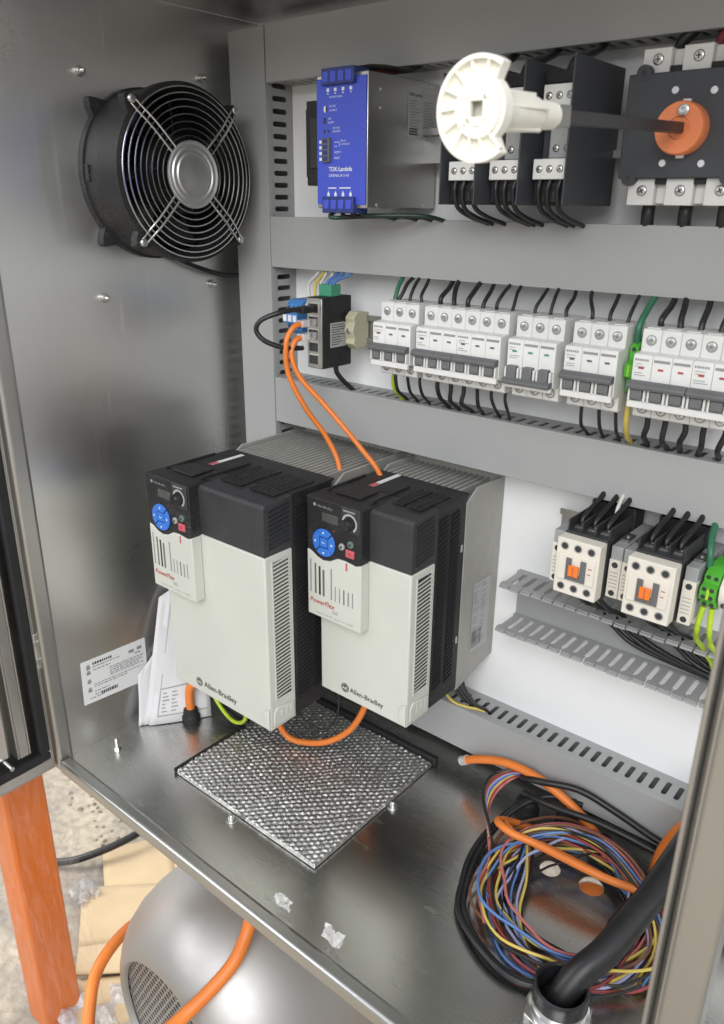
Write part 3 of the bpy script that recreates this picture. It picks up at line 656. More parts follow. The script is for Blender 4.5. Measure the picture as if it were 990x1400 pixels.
# green earth terminal in the gap
def green_terminal(t_label,x,w_,z0,z1,yf,levels):
    t=thing('earth_terminal',t_label,'terminal block',(x+w_/2,yf/2,z0))
    prof=[(-12 if yf>-80 else -42,z0),(yf+10,z0),(yf,z0+6),(yf,(z0+z1)/2-9),(yf-9,(z0+z1)/2-6),(yf-9,(z0+z1)/2+6),(yf,(z0+z1)/2+9),(yf,z1-6),(yf+10,z1),(-12 if yf>-80 else -42,z1)]
    MB().prism([(x,y,z) for y,z in prof],(w_,0,0)).build('body','green',t,bev=.6)
    for z,y in levels:
        for k in range(2 if w_>10 else 1):
            cx=x+w_*(.5 if w_<=10 else .27+.46*k)
            q=MB(); q.lathe((cx,y,z),F,[(0,2.2),(.2,2.2)],10,0); q.build('clamp_hole','ink',t)
    MB().box(x-.05+w_*.45,x+w_*.6,yf-9.6,yf-9,(z0+z1)/2-5,(z0+z1)/2+5).build('marker','ygwire',t)
    return t
green_terminal('slim green earth terminal squeezed between two breakers',602.5,8,552,606,-78,((560,-78.3),(598,-78.3)))
wire('earth_wire',[(606,-70,600),(606,-72,618),(607,-58,634),(607,-42,646),(607,-36,662)],3.2,'greenwire','thick green wire rising from the slim terminal between two breakers','green earth wires')
wire('earth_wire',[(607,-74,556),(607,-76,530),(604,-60,510),(600,-38,497),(598,-30,480)],2.8,'yellow','yellow wire dropping from the slim green terminal between breakers','green earth wires')

# ------------------------------------------------------------------ ethernet switch, clamp, blue terminals
es=thing('network_switch','slim black network switch with orange cables plugged into its front','network switch',(213,-70,530))
MB().box(200,226,-95,-42,531,617).build('case','black',es,bev=1)
MB().box(200.8,225.2,-96.2,-95.1,532,616).build('front_plate','zinc',es,bev=.3)
for i in range(5):
    z=598-15.6*i; q=MB(); 
    q.box(204,221,-98,-96.3,z,z+1.2); q.box(204,221,-98,-96.3,z+11.6,z+12.8); q.box(204,205.2,-98,-96.3,z+1.3,z+11.5); q.box(219.8,221,-98,-96.3,z+1.3,z+11.5); q.box(205.3,219.7,-96.9,-96.3,z+1.3,z+11.5,1)
    q.build('port',['zinc','ink'],es)
MB().box(204,224,-78,-60,617.1,631).build('power_connector','greencon',es,bev=.6)
MB().box(226.1,226.4,-82,-52,556,586).build('rating_label','labelgrey',es)
pr=MB(); rr=random.Random(5)
for i in range(9): pr.quad((226.6,-80,583-3*i),(226.6,-80+rr.uniform(12,26),583-3*i),(226.6,-80+rr.uniform(12,26),584-3*i),(226.6,-80,584-3*i))
pr.build('print','ink',es,smooth=0)
ec=thing('end_clamp','beige plastic end clamp on the rail right of black network switch','clamp',(239,-45,553))
MB().prism([(231,-30,555),(231,-52,553),(231,-60,560),(231,-58,566),(231,-62,576),(231,-58,586),(231,-60,592),(231,-52,599),(231,-30,597)],(14,0,0)).build('body','clamp',ec,bev=1)
MB().box(228,231,-56,-40,560,592).build('cheek','clamp',ec,bev=.8)
q=MB(); screw(q,(238,-61.5,576),F,3.4,1.2,0,0); q.build('clamp_screw','zinc',ec)
for i in range(3):
    x=150+8.6*i
    t=thing('blue_terminal',('leftmost','middle','rightmost')[i]+' of three blue rail terminals left of the network switch','terminal block',(x+4,-60,566),'blue rail terminals')
    MB().prism([(x,-40,566),(x,-74,566),(x,-80,572),(x,-80,579),(x,-88,581),(x,-88,593),(x,-80,595),(x,-80,603),(x,-74,609),(x,-40,609)],(8.2,0,0)).build('body','plugblue',t,bev=.5)
    for z,y in ((575.5,-80.3),(599,-80.3)):
        q=MB(); q.lathe((x+4.1,y,z),F,[(0,2.4),(.2,2.4)],10); q.build('clamp_hole','ink',t)
    MB().box(x+1,x+7,-88.7,-88.1,583,591).build('marker','whiteink',t)
for i,(x,m,x1,y) in enumerate(((176,'whitewire',172,-66),(182,'yellow',180,-62),(188,'whitewire',185,-58),(194,'whitewire',196,-60),(204,'redwire',203,-64))):
    wire('signal_wire',[(x,y-8,598),(x,y,612),(x1,y+4,628),(x1,-42,643),(x1+1,-36,668)],1.9,m,('leftmost white','yellow','middle white','rightmost white','red')[i]+' thin wire rising left of the green connector','signal wires above the network switch')
for i,(x,x1) in enumerate(((209,205),(215,216),(220,234))):
    wire('signal_wire',[(x,-70,629),(x,-64,635),((x+x1)/2,-46,642),(x1,-38,655),(x1,-36,672)],2.1,'bluewire',('left','middle','right')[i]+' blue wire rising from the green connector','signal wires above the network switch')
def patch(label,pts,m,r,plug):
    t=thing('patch_cable',label,'cable',pts[0])
    MB().tube(pts,r,10,9).build('jacket',m,t,smooth=60)
    p=Vector(pts[0]); q=MB(); q.box(p.x-5.8,p.x+5.8,p.y-3,p.y+22,p.z-4,p.z+4); q.build('plug',plug,t,bev=.7); return t
patch('orange network cable with the upper plug, looping down beside the left drive',[(212,-118,588),(211,-132,584),(209,-142,566),(210,-140,530),(224,-126,488),(240,-110,455),(256,-104,425),(270,-112,404),(284,-124,388),(298,-130,376)],'orangecab',3.3,'clear')
patch('orange network cable with the lower plug, running to behind the right drive',[(212,-118,572),(212,-130,568),(212,-136,552),(222,-132,526),(246,-118,496),(274,-108,466),(298,-102,441),(314,-98,424),(322,-96,410),(326,-95,398)],'orangecab',3.3,'clear')
patch('black network cable looping out to the left of the network switch',[(212,-118,604),(211,-132,605),(203,-150,602),(190,-164,594),(184,-166,582),(192,-160,570),(206,-144,562),(213,-128,560),(213,-118,559)],'blackwire',3,'black')
wire('drop_cable',[(216,-60,532),(217,-60,522),(221,-52,510),(226,-40,498),(227,-30,484)],3.2,'blackwire','short black cable dropping from the bottom of the network switch',cat='cable')

# ================================================================== DRIVES
def drive(label,x0,w_,zt,h_,fr,hs,cd_):
    """variable speed drive: finned heatsink on the panel, black body, beige front cover, keypad module"""
    t=thing('motor_drive',label,'motor drive',(x0+w_/2,fr/2,zt-h_),'beige and black motor drives')
    x1=x0+w_; zb=zt-h_; zs=zt-65
    # heatsink: back plate, side cheeks, fins
    hsk=MB(); hsk.box(x0-2,x1,-7,-.3,zb+14,zt+3)
    for xa in (x0-2,x1-3): hsk.prism([(xa,-7,zb+14),(xa,hs+1,zb-2),(xa,hs+1,zt-12),(xa,hs+16,zt-3),(xa,hs+24,zt+2),(xa,-7,zt+2)],(3,0,0))
    ho=hsk.build('heatsink','alu',t,bev=.8)
    nf=int((w_-12)/8.2)
    for i in range(nf):
        xa=x0+6+8.2*i; f=MB(); f.prism([(xa,-7.2,zb+16),(xa,hs+2,zb+8),(xa,hs+2,zt-9),(xa,hs+10,zt-3),(xa,-7.2,zt-3)],(2.4,0,0)); f.build('fin','alu',ho,bev=.4)
    for xa in (x0-14,):
        q=MB(); q.box(xa,x0-2,-5,-.3,zt-22,zt+1); screw(q,(xa+6,-5,zt-9),F,4,2,0,0); q.build('mounting_ear','alu',ho,bev=1)
    # black body
    b=MB(); b.prism([(x0,hs,zb+2),(x0,fr+cd_,zb+2),(x0,fr+cd_,zt-1.5),(x0,fr+cd_+4,zt),(x0,hs+6,zt),(x0,hs,zt-5)],(w_,0,0)); bo=b.build('body','black',t,bev=.8)
    # side louvres, each column a stack of thin slats standing proud of a dark field
    ncol=2 if hs-fr-cd_>40 else 1
    cw=(hs-fr-cd_-10)/ncol
    for c in range(ncol):
        y0=fr+cd_+4+c*cw; lv=MB(); lv.box(x1+.05,x1+.2,y0,y0+cw-5,zb+22,zt-16,1)
        z=zb+24
        while z<zt-20:
            lv.prism([(x1+.2,y0+1,z),(x1+.2,y0+cw-6,z+4.5),(x1+1.6,y0+cw-6,z+6.5),(x1+1.6,y0+1,z+2)],(0,0,1.5)); z+=6
        lv.build('louvre',['black','blackmatt'],bo,smooth=0,kind='stuff')
    for z in (zb+70,zt-70): MB().box(x1+.1,x1+1,hs-7,hs-4.5,z,z+9).build('catch','labelgrey',bo)
    # top vents
    kx=x0-6; KW=82
    for c,(xa,xb) in enumerate(((kx+KW+10,kx+KW+10+(x1-kx-KW-22)*.42),(kx+KW+10+(x1-kx-KW-22)*.58,x1-8))):
        tv=MB(); ya=fr+26; yb=hs-22; tv.box(xa,xb,ya,yb,zt+.05,zt+.3,1); y=ya+1
        while y<yb-2: tv.box(xa+.5,xb-.5,y,y+2.2,zt+.3,zt+1.5); y+=4.6
        for xx in (xa,(xa+xb)/2,xb-1): tv.box(xx,xx+1,ya,yb,zt+.3,zt+1.7)
        tv.build('top_vent',['black','blackmatt'],bo,smooth=0,kind='stuff')
    for xa,ht in ((kx+KW-8,3),(kx+8,2.4)): MB().box(xa,xa+3,fr+10,hs-26,zt,zt+ht).build('top_rib','black',bo,bev=.6)
    lg=MB(); lg.box(kx+22,kx+60,fr+10,fr+44,zt,zt+2.2); lg.build('lid','black',bo,bev=1.2)
    wl=MB(); xa=kx+26; ya=fr+(56 if w_>150 else 55); wl.box(xa+9,xa+16,ya,ya+54,zt+.1,zt+.4,0); wl.box(xa+9,xa+16,ya-1,ya+12,zt+.4,zt+.55,1); wl.build('warning_label',['label','redbtn'],bo,smooth=0)
    # front: black upper cover and beige lower cover wrapping the sides
    uc=MB(); uc.prism([(x0,fr+cd_,zs+.6),(x0,fr,zs+.6),(x0,fr,zt-6),(x0,fr+3,zt-2.5),(x0,fr+cd_,zt-.8)],(w_+1.2,0,0)); uco=uc.build('upper_cover','charcoal',t,bev=1)
    lv=MB(); z=zs+8
    while z<zt-12: lv.prism([(x1+1.25,fr+8,z-1),(x1+1.25,fr+cd_-6,z+3),(x1+2.2,fr+cd_-6,z+4.6),(x1+2.2,fr+8,z+.6)],(0,0,1.4)); z+=5.6
    lv.build('louvre','black',uco,smooth=0,kind='stuff')
    lc=MB(); lc.box(x0,x1+1.2,fr,fr+cd_-1.5,zb,zs); lco=lc.build('lower_cover','beige',t,bev=2.2,seg=3)
    lv=MB(); xs=x1+1.25
    lv.box(xs,xs+.1,fr+11,fr+cd_-9,zb+42,zs-9,1); z=zb+43
    while z<zs-13:
        lv.prism([(xs+.1,fr+11,z),(xs+.1,fr+cd_-9,z+2.6),(xs+1.1,fr+cd_-9,z+4.6),(xs+1.1,fr+11,z+2)],(0,0,1.7)); z+=4.9
    for y in (fr+10,fr+cd_-9.4): lv.box(xs,xs+1.1,y,y+1.4,zb+40,zs-7)
    lv.build('louvre',['beige','ink'],lco,smooth=0,kind='stuff')
    # thumb scoop and latch at the foot
    q=MB(); q.prism([(x1+1.3,fr+4,zb+6),(x1+1.3,fr+cd_-6,zb+6),(x1+1.3,fr+cd_-6,zb+27),(x1+1.3,fr+10,zb+31),(x1+1.3,fr+5,zb+25)],(2,0,0)); q.build('latch','beige',lco,bev=1)
    for k in range(3): MB().box(x1+3.3,x1+4,fr+16+8*k,fr+20+8*k,zb+15,zb+25).build('latch_rib','beige',lco,bev=.4)
    q=MB()
    q.prism([(x1+1.2,fr-3.2,zb+33)]+[(x1-2-7*math.sin(j*math.pi/10),fr-3.2,zb+18+13*math.cos(j*math.pi/10)) for j in range(11)]+[(x1+1.2,fr-3.2,zb+2)],(0,3.1,0)); q.build('thumb_tab','beige',lco,bev=1.4,seg=3)
    text('Allen-Bradley','brand_name',lco,'ink',(x0+(48 if w_<150 else 61),fr-.35,zb+12.5),X,Z,9.5 if w_<150 else 11.5,.012)
    q=MB(); cx=x0+(40 if w_<150 else 51); cz=zb+15.5; q.lathe((cx,fr-.1,cz),F,[(0,6.2),(.3,6.2)],28); lgo=q.build('logo','ink',lco,smooth=0)
    text('AB','logo_lettering',lgo,'beige',(cx-3.9,fr-.6,cz-2.1),X,Z,5.8,.03)
    q=MB()
    for r0,r1 in ((4.6,5.2),):
        n_=24; vs=[(cx+r*math.cos(2*math.pi*j/n_),fr-.55,cz+r*math.sin(2*math.pi*j/n_)) for r in (r0,r1) for j in range(n_)]
        q.add(vs,[(j,(j+1)%n_,n_+(j+1)%n_,n_+j) for j in range(n_)])
    q.build('logo_ring','beige',lgo,smooth=0)
    # keypad module
    kf=fr-15; wave=[(0,-67),(7,-69),(16,-74),(25,-76),(35,-74),(42,-70),(47,-67.5),(57,-67),(66,-68),(74,-69),(KW,-66)]
    kz=zt+.5
    kt=MB(); kt.prism([(kx,kf,kz-1),]+[(kx+dx,kf,kz+dz) for dx,dz in wave]+[(kx+KW,kf,kz-1)],(0,15.5+18,0)); kto=kt.build('keypad','black',t,bev=1.6,seg=3)
    kb=MB(); kb.prism([(kx+dx,kf,kz+dz-.5) for dx,dz in wave]+[(kx+KW,kf,kz-152),(kx,kf,kz-152)],(0,14.8,0)); kbo=kb.build('keypad_door','beige',t,bev=1.2,seg=3)
    def K(mb,dx,dz,w2,h2,m=0,y=kf-.25): mb.quad((kx+dx,y,kz+dz),(kx+dx+w2,y,kz+dz),(kx+dx+w2,y,kz+dz+h2),(kx+dx,y,kz+dz+h2),m)
    MB().box(kx+24,kx+48,kf-.5,kf+1,kz-27,kz-16.5).build('display','lcd',kto,bev=.4)
    text('Allen-Bradley','lettering',kto,'inkgrey',(kx+17,kf-.3,kz-11),X,Z,4.2); q=MB(); q.lathe((kx+13,kf-.1,kz-9.3),F,[(0,2),(.2,2)],14); q.build('logo','inkgrey',kto,smooth=0)
    # blue pad of four arc keys round a square one
    cx=kx+28; cz=kz-52.5; R=16.8
    q=MB(); q.lathe((cx,kf+.2,cz),F,[(0,R+1.6),(.9,R+1.2),(1,0)],40,cap=False); q.build('pad_rim','blackgloss',kto)
    for k in range(4):
        arc=[]; a0=math.pi/4+k*math.pi/2+.05
        for j in range(11):
            a=a0+(math.pi/2-.10)*j/10; arc.append((cx+R*math.cos(a),kf-2.6,cz+R*math.sin(a)))
        a1=a0+math.pi/2-.1
        arc+= [(cx+9.2*math.cos(a1),kf-2.6,cz+9.2*math.sin(a1)),(cx+9.2*math.cos(a0),kf-2.6,cz+9.2*math.sin(a0))]
        q=MB(); q.prism(arc,(0,2,0)); ko=q.build('pad_key','keyblue',kto,bev=.5)
        am=a0+math.pi/4-.05; px_,pz=cx+12.4*math.cos(am),cz+12.4*math.sin(am)
        q=MB(); q.add([(px_+2*math.cos(am+s_),kf-2.9,pz+2*math.sin(am+s_)) for s_ in (0,2.1,4.2)],[(0,1,2)]); q.build('arrow','whiteink',ko,smooth=0)
    q=MB(); q.box(cx-5.6,cx+5.6,kf-2.6,kf-.6,cz-5.6,cz+5.6); ko=q.build('pad_key','keyblue',kto,bev=.6); q=MB(); q.quad((cx-2.4,kf-2.9,cz),(cx+2,kf-2.9,cz-.7),(cx+2,kf-2.9,cz+.3),(cx-2.4,kf-2.9,cz+1)); q.build('arrow','whiteink',ko,smooth=0)
    # speed dial on its raised corner panel
    rp_=MB(); rp_.prism([(kx+54,kf-2.2,kz-.8),(kx+KW-1,kf-2.2,kz-.8),(kx+KW-1,kf-2.2,kz-31),(kx+66,kf-2.2,kz-30.5),(kx+58,kf-2.2,kz-27),(kx+54.5,kf-2.2,kz-20)],(0,2.2,0)); rpo=rp_.build('dial_panel','charcoal',kto,bev=.9)
    q=MB(); q.lathe((kx+67,kf-2.2,kz-18.5),F,[(0,7.8),(1,7.6),(8,6.4),(9,5.6),(9,0)],24,cap=False); q.box(kx+66.4,kx+67.6,kf-11.6,kf-11,kz-18,kz-12.5); q.build('speed_dial','blackgloss',rpo)
    vs=[]; n_=18
    for r in (8.6,11):
        for j in range(n_+1):
            a=math.radians(-55+225*j/n_); vs.append((kx+67+r*math.cos(a),kf-2.5,kz-18.5+r*math.sin(a)))
    q=MB(); q.add(vs,[(j,j+1,n_+2+j,n_+1+j) for j in range(n_)]); q.build('dial_scale','labelgrey',rpo,smooth=0)
    K(q2:=MB(),58,-6,17,2,0,kf-2.5); q2.build('lettering','inkgrey',rpo,smooth=0)
    for dx,dz,r,m,sq in ((54,-50.5,4.2,'midgrey',0),(67,-44.5,4.4,'greenbtn',0),(66.5,-56,6,'redbtn',1)):
        q=MB()
        if sq: q.box(kx+dx-r,kx+dx+r,kf-1.8,kf+.5,kz+dz-4.6,kz+dz+4.6)
        else: q.lathe((kx+dx,kf+.2,kz+dz),F,[(0,r),(1.6,r*.92),(2,r*.6),(2,0)],18,cap=False)
        qo=q.build('button',m,kto,bev=.6 if sq else 0)
        q=MB(); q.lathe((kx+dx,kf-2.2,kz+dz),F,[(0,1.7),(.1,1.7)],10); q.build('button_mark','redink' if sq else 'ink',qo,smooth=0)
    q=MB(); q.lathe((kx+42,kf-.1,kz-35),F,[(0,.9),(.2,.9)],8); q.build('status_lamp','redink',kto,smooth=0)
    for dx,z0,z1,w2,m in ((4.2,-122,-79,2.4,'inkgrey'),(11.6,-122,-83,2.6,'darkgrey'),(18,-122,-85,3,'ink'),(24,-122,-88,3,'darkgrey'),(36.6,-123,-83,2.2,'inkgrey'),(43,-123,-104,1.6,'inkgrey'),(49.4,-123,-104.5,1.6,'inkgrey'),(56,-123,-104,1.8,'darkgrey'),(62.4,-123,-105,2.4,'inkgrey'),(69,-123,-104,1.8,'inkgrey')):
        MB().box(kx+dx,kx+dx+w2,kf-.22,kf+1,kz+z0,kz+z1).build('vent_slot',m,kbo)
    K(q:=MB(),59.5,-78.5,2.6,9.5); q.build('red_mark','redbtn',kbo,smooth=0)
    text('PowerFlex','series_name',kbo,'redink',(kx+3.5,kf-.3,kz-134.5),X,Z,8.8,.014,slant=.25); text('525','series_number',kbo,'inkgrey',(kx+39,kf-.3,kz-140.5),X,Z,5.6,.01)
    q=MB(); rr=random.Random(2)
    for k in range(14): K(q,13+4.2*k,-147.5+rr.uniform(0,1),rr.uniform(1.4,3),rr.uniform(.8,1.6))
    q.build('print','inkgrey',kbo,smooth=0)
    return t
dl=drive('larger beige and black motor drive on the left, beside the steel wall',107,184,417,298,-267,-153,46)
dr=drive('smaller beige and black motor drive right of the larger one',306,133,415,262,-191,-86,47)
sk=MB(); sk.quad((439.4,-58,193),(439.4,-18,193),(439.4,-18,290),(439.4,-58,290)); sk=sk.build('rating_label','labelgrey',dr,smooth=0)
q=MB(); rr=random.Random(8); xx=439.6
for i in range(22):
    z=284-3.9*i
    for ya,yb in ((-56,-40),(-38,-20)):
        if rr.random()<.8: q.quad((xx,ya,z),(xx,ya+rr.uniform(5,16),z),(xx,ya+rr.uniform(5,16),z+1.3),(xx,ya,z+1.3))
q.quad((xx,-56,198),(xx,-34,198),(xx,-34,222),(xx,-56,222)); q.build('print','inkgrey',sk,smooth=0)

# cables under the drives
gl=thing('cable_gland','black gland with orange cable in the floor beside papers','cable gland',(63,-216,0))
q=MB(); q.lathe((63,-216,0),Z,[(0,13.5),(9,13.5),(10.5,12),(14,11),(20,10.5),(22,8),(22,0)],24,cap=False); q.build('collar','blackmatt',gl,smooth=30)
c_=wire('motor_cable',[(63,-216,15),(63,-216,45),(66,-214,60),(76,-206,68),(95,-196,68),(120,-185,72),(140,-180,90),(150,-180,135)],6.4,'orangecab','orange cable bending from the floor gland up behind the left drive',cat='cable',n=12)
wire('motor_wire',[(80,-196,64),(92,-192,40),(112,-192,24),(136,-196,22),(160,-200,34),(176,-205,60),(186,-205,135)],2.9,'ygwire','yellow-green wire sagging under the left drive')
for i,(a_,dz_) in enumerate(((0,0),(4,-6),(8,-12))):
    wire('motor_wire',[(80,-192+a_,62),(90,-186+a_,34+dz_),(112,-182+a_,18+dz_),(140,-184+a_,14+dz_*.3+4),(166,-186+a_,34),(180,-190+a_,135)],3.2,'blackwire',('upper','middle','lower')[i]+' black wire sagging behind the yellow-green one under left drive','black wires under the left drive')
wire('motor_cable',[(205,-190,135),(205,-178,60),(222,-172,24),(256,-162,24),(290,-152,40),(318,-142,70),(335,-135,115),(338,-132,165)],4.4,'orangecab','orange cable sagging between the feet of the two drives',cat='cable',n=10)
wire('motor_wire',[(228,-182,135),(236,-165,70),(262,-150,42),(276,-138,50),(282,-130,80),(276,-128,130),(272,-126,160)],1.7,'blackwire','thin black wire looping between the feet of the two drives')
wire('motor_wire',[(386,-60,162),(398,-58,130),(412,-50,106),(430,-44,101),(450,-36,100),(462,-28,90)],1.9,'yellow','thin yellow wire running from right drive into lowest duct')
for i in range(3): wire('motor_wire',[(404+9*i,-50,165),(410+9*i,-46,130),(424+10*i,-40,108),(434+11*i,-32,100),(440+11*i,-26,84)],2.4,'blackwire',('left','middle','right')[i]+' black wire dropping from right drive into lowest duct','black wires between right drive and lowest duct')

# ================================================================== CONTACTORS
def contactor(x0,label,ord_):
    t=thing('contactor',label,'contactor',(x0+23,-60,340),'white contactors with orange slider')
    yf=-120; z0,z1=350,411
    MB().box(x0+.6,x0+45.4,-104,-16,346,413).build('body','charcoal',t,bev=1)
    MB().box(x0-2,x0+47,-40,-13,356,428).build('base','black',t,bev=1.2)
    f=MB(); f.prism([(x0,yf,z0),(x0+46,yf,z0),(x0+46,yf,z1),(x0,yf,z1)],(0,15.8,0)); fo=f.build('front_cover','contactor',t,bev=1)
    MB().box(x0+3.4,x0+42.6,yf-1.6,yf-.05,z0+16.5,z0+45.5).build('centre_plate','contactor',fo,bev=.6)
    for z in (z0+8.5,z1-8):
        for k in range(3):
            q=MB(); cx=x0+8.6+14.2*k; q.lathe((cx,yf-.15,z),F,[(0,4.4),(.2,4.4),(.25,3.6),(-1.2,3.2),(-1.3,0)],18,0,cap=False); q.lathe((cx,yf-.2,z),F,[(0,3.3),(.1,3.3)],14,1)
            q.build('screw_hole',['midgrey','ink'],fo)
    q=MB(); cx=x0+23; zc=z0+30; yy=yf-1.7
    q.box(cx-10.5,cx-4.5,yy-1.2,yy,zc-4,zc+12); q.box(cx+5,cx+11,yy-1.2,yy,zc-12,zc+12); q.box(cx-10.5,cx+5,yy-1.2,yy,zc-12,zc-4.1); q.build('slider_frame','darkgrey',fo,bev=.4)
    q=MB(); q.box(cx-6.5,cx+4.4,yy-4,yy-1.2,zc-6.5,zc+5.5); q.build('slider','orangeact',fo,bev=.8); MB().box(cx-1.4,cx-.4,yy-4.3,yy-3.8,zc-6,zc+5).build('slider_groove','redbtn',fo)
    q=MB(); q.quad((x0+36,yy-.15,zc+5),(x0+40,yy-.15,zc+5),(x0+40,yy-.15,zc+6),(x0+36,yy-.15,zc+6)); q.quad((x0+36,yy-.15,zc-1),(x0+39,yy-.15,zc-1),(x0+39,yy-.15,zc),(x0+36,yy-.15,zc)); q.build('print','redink',fo,smooth=0)
    for k in range(4):
        MB().box(x0+.8+14.6*k,x0+2.4+14.6*k,-100,-45,411,424).build('divider','charcoal',t,bev=.5)
    for k in range(3):
        q=MB(); cx=x0+8.6+14.2*k; q.box(cx-4.5,cx+4.5,-92,-70,411,415); screw(q,(cx,-82,415),Z,3.2,1.4,0,0); q.build('clamp','galv',t,bev=.4)
        wire('contactor_wire',[(cx,-82,412),(cx-1,-82,419),(cx+1,-72,427),(cx+4,-52,437),(cx+6,-40,450),(cx+6,-32,466)],3.0,'blackwire','%s black wire from the duct into the top of the %s contactor'%(('left','middle','right')[k],ord_),'black wires above the contactors')
        wire('contactor_wire',[(cx,-88,350),(cx+1,-84,338),(cx+4,-62,318),(cx+10,-36,302),(cx+24,-24,280),(cx+52,-20,262+2*k),(cx+110,-18-3*k,254+2*k),(cx+200,-18-4*k,250+3*k),(cx+330,-16-4*k,250)],2.9,'blackwire','%s black wire from under the %s contactor into open duct'%(('left','middle','right')[k],ord_),'black wires below the contactors')
    return t
contactor(570,'contactor nearer the drives with orange slider above the open duct','left')
contactor(643.5,'contactor with orange slider next to the green terminals','right')
def aux(x,w_,z0,z1,yf,label):
    t=thing('auxiliary_block',label,'contact block',(x+w_/2,yf/2,z0),'auxiliary contact blocks beside the contactors')
    MB().box(x+.3,x+w_-.3,yf+1.6,-16,z0+1,z1+14).build('body','midgrey',t,bev=.8)
    fo=MB().box(x,x+w_,yf,yf+11,z0,z1).build('front_cover','contactor',t,bev=.8)
    for z in (z0+5.5,z1-5.5):
        q=MB(); q.lathe((x+w_/2,yf-.1,z),F,[(0,3.2),(.2,3.2)],14); q.build('screw_hole','ink',fo)
    q=MB()
    for k in range(5): q.quad((x+2,yf-.2,z0+12+4*k),(x+w_-2,yf-.2,z0+12+4*k),(x+w_-2,yf-.2,z0+12.7+4*k),(x+2,yf-.2,z0+12.7+4*k))
    q.build('print','inkgrey',fo,smooth=0)
    q=MB(); q.box(x+2,x+w_-2,-80,-60,z1+14,z1+17); screw(q,(x+w_/2,-70,z1+17),Z,3,1.4,0,0); q.build('clamp','galv',t,bev=.4)
aux(557.5,11.5,352,396,-104,'thin contact block on the left flank of the left contactor')
aux(617,12.6,350,392,-97,'thin contact block attached right of the left contactor')
aux(630.2,12.4,350,392,-97,'thin contact block attached left of the right contactor')
aux(690.5,12.5,346,392,-97,'thin contact block attached right of the right contactor')
green_terminal('pair of green earth terminals right of the contactors',706,15,362,404,-86,((369,-86.3),(397,-86.3),(380,-95.3),(388,-95.3)))
t=thing('grey_terminal','pale grey rail terminal right of the green terminals','terminal block',(728,-50,364))
MB().prism([(722.5,-16,364),(722.5,-76,364),(722.5,-86,370),(722.5,-92,380),(722.5,-92,392),(722.5,-82,404),(722.5,-16,404)],(12,0,0)).build('body','contactor',t,bev=.8)
for z,y in ((374,-88.6),(396,-88.6)):
    q=MB(); q.lathe((728,y,z),F,[(0,2.4),(2.2,2.4)],10); q.build('clamp_hole','ink',t)
wire('earth_wire',[(706,-74,402),(704,-72,416),(700,-60,428),(697,-42,440),(696,-34,460)],3.4,'greenwire','dark green wire from duct into the green terminal pair','green earth wires')
wire('earth_wire',[(709,-82,364),(707,-82,345),(705,-70,322),(707,-50,304),(714,-36,284),(728,-26,262),(780,-22,252)],2.8,'ygwire','left of two yellow-green wires below the green terminal pair','green earth wires')
wire('earth_wire',[(717,-82,364),(718,-82,345),(719,-72,322),(721,-52,304),(726,-38,286),(738,-28,264),(790,-22,256)],2.8,'ygwire','right of two yellow-green wires below the green terminal pair','green earth wires')
wire('contactor_wire',[(606,-66,424),(605,-60,434),(604,-44,446)],2,'whitewire','short white wire behind the left contactor')

# ================================================================== ON THE FLOOR
fl=thing('filter_mat','rectangular knitted metal filter mat lying on the cabinet floor','filter',(270,-186,.5))
NX,NY=220,205; vs=[]; fs=[]; rr=random.Random(4)
for j in range(NY+1):
    for i in range(NX+1):
        x=142+256*i/NX; y=-305+238*j/NY
        u=(x+y)/math.sqrt(2)+1.6*math.sin(x*.031+y*.017)+1.1*math.sin(y*.083); v=(x-y)/math.sqrt(2)+1.5*math.sin(y*.027)+1.2*math.sin(x*.061+1)
        row=math.floor(v/7.0); ph=(row%2)*.5
        a=abs(math.sin(math.pi*v/7.0)); b=abs(math.sin(math.pi*(u/8.2+ph+.12*math.sin(v*.21+u*.05))))
        z=5.2+2.2*a*(.35+.65*b)+rr.uniform(-.6,.6)+.9*math.sin(x*.05)*math.sin(y*.043)
        if i in (0,NX) or j in (0,NY): z=1.2
        vs.append((x,y,z))
for j in range(NY):
    for i in range(NX):
        o=j*(NX+1)+i; fs.append((o,o+1,o+NX+2,o+NX+1))
M['knit']=mat('knit',(.60,.595,.58),.44,1,.25,200,.4,700)
mt=MB().add(vs,fs).build('knitted_mesh','knit',fl,smooth=70)
MB().box(148,392,-298,-72,.6,1.6).build('backing','blackmatt',fl)
q=MB(); q.box(138,141.5,-306,-70,.6,8); q.build('edge_strip','blackmatt',fl,bev=1); MB().box(137,402,-66.5,-58,.6,13).build('edge_strip','blackmatt',fl,bev=1.5)
def bolt(x,y,label,h_=9,r=4.2):
    t=thing('floor_bolt',label,'bolt',(x,y,0),'bolts on the cabinet floor')
    q=MB(); q.lathe((x,y,0),Z,[(0,r*1.5),(1,r*1.5),(1.1,r),(h_*.7,r),(h_,r*.5),(h_,0)],14,cap=False); q.build('cap_nut','zinc',t)
    q=MB(); q.torus((x,y,1),Z,r*1.5,.8,20,6); q.build('washer','zinc',t)
bolt(265,-315,'small cap nut at the front edge of filter mat'); bolt(405,-165,'small cap nut at the right edge of filter mat'); 
q=MB(); q.cyl((34,-325,0),(34,-325,17),3,10); q.lathe((34,-325,0),Z,[(0,5.5),(2.5,5.5),(2.6,0)],6,cap=False); tag(q.build('floor_stud','zinc'),'upright threaded stud on the floor below the wall sticker','stud')
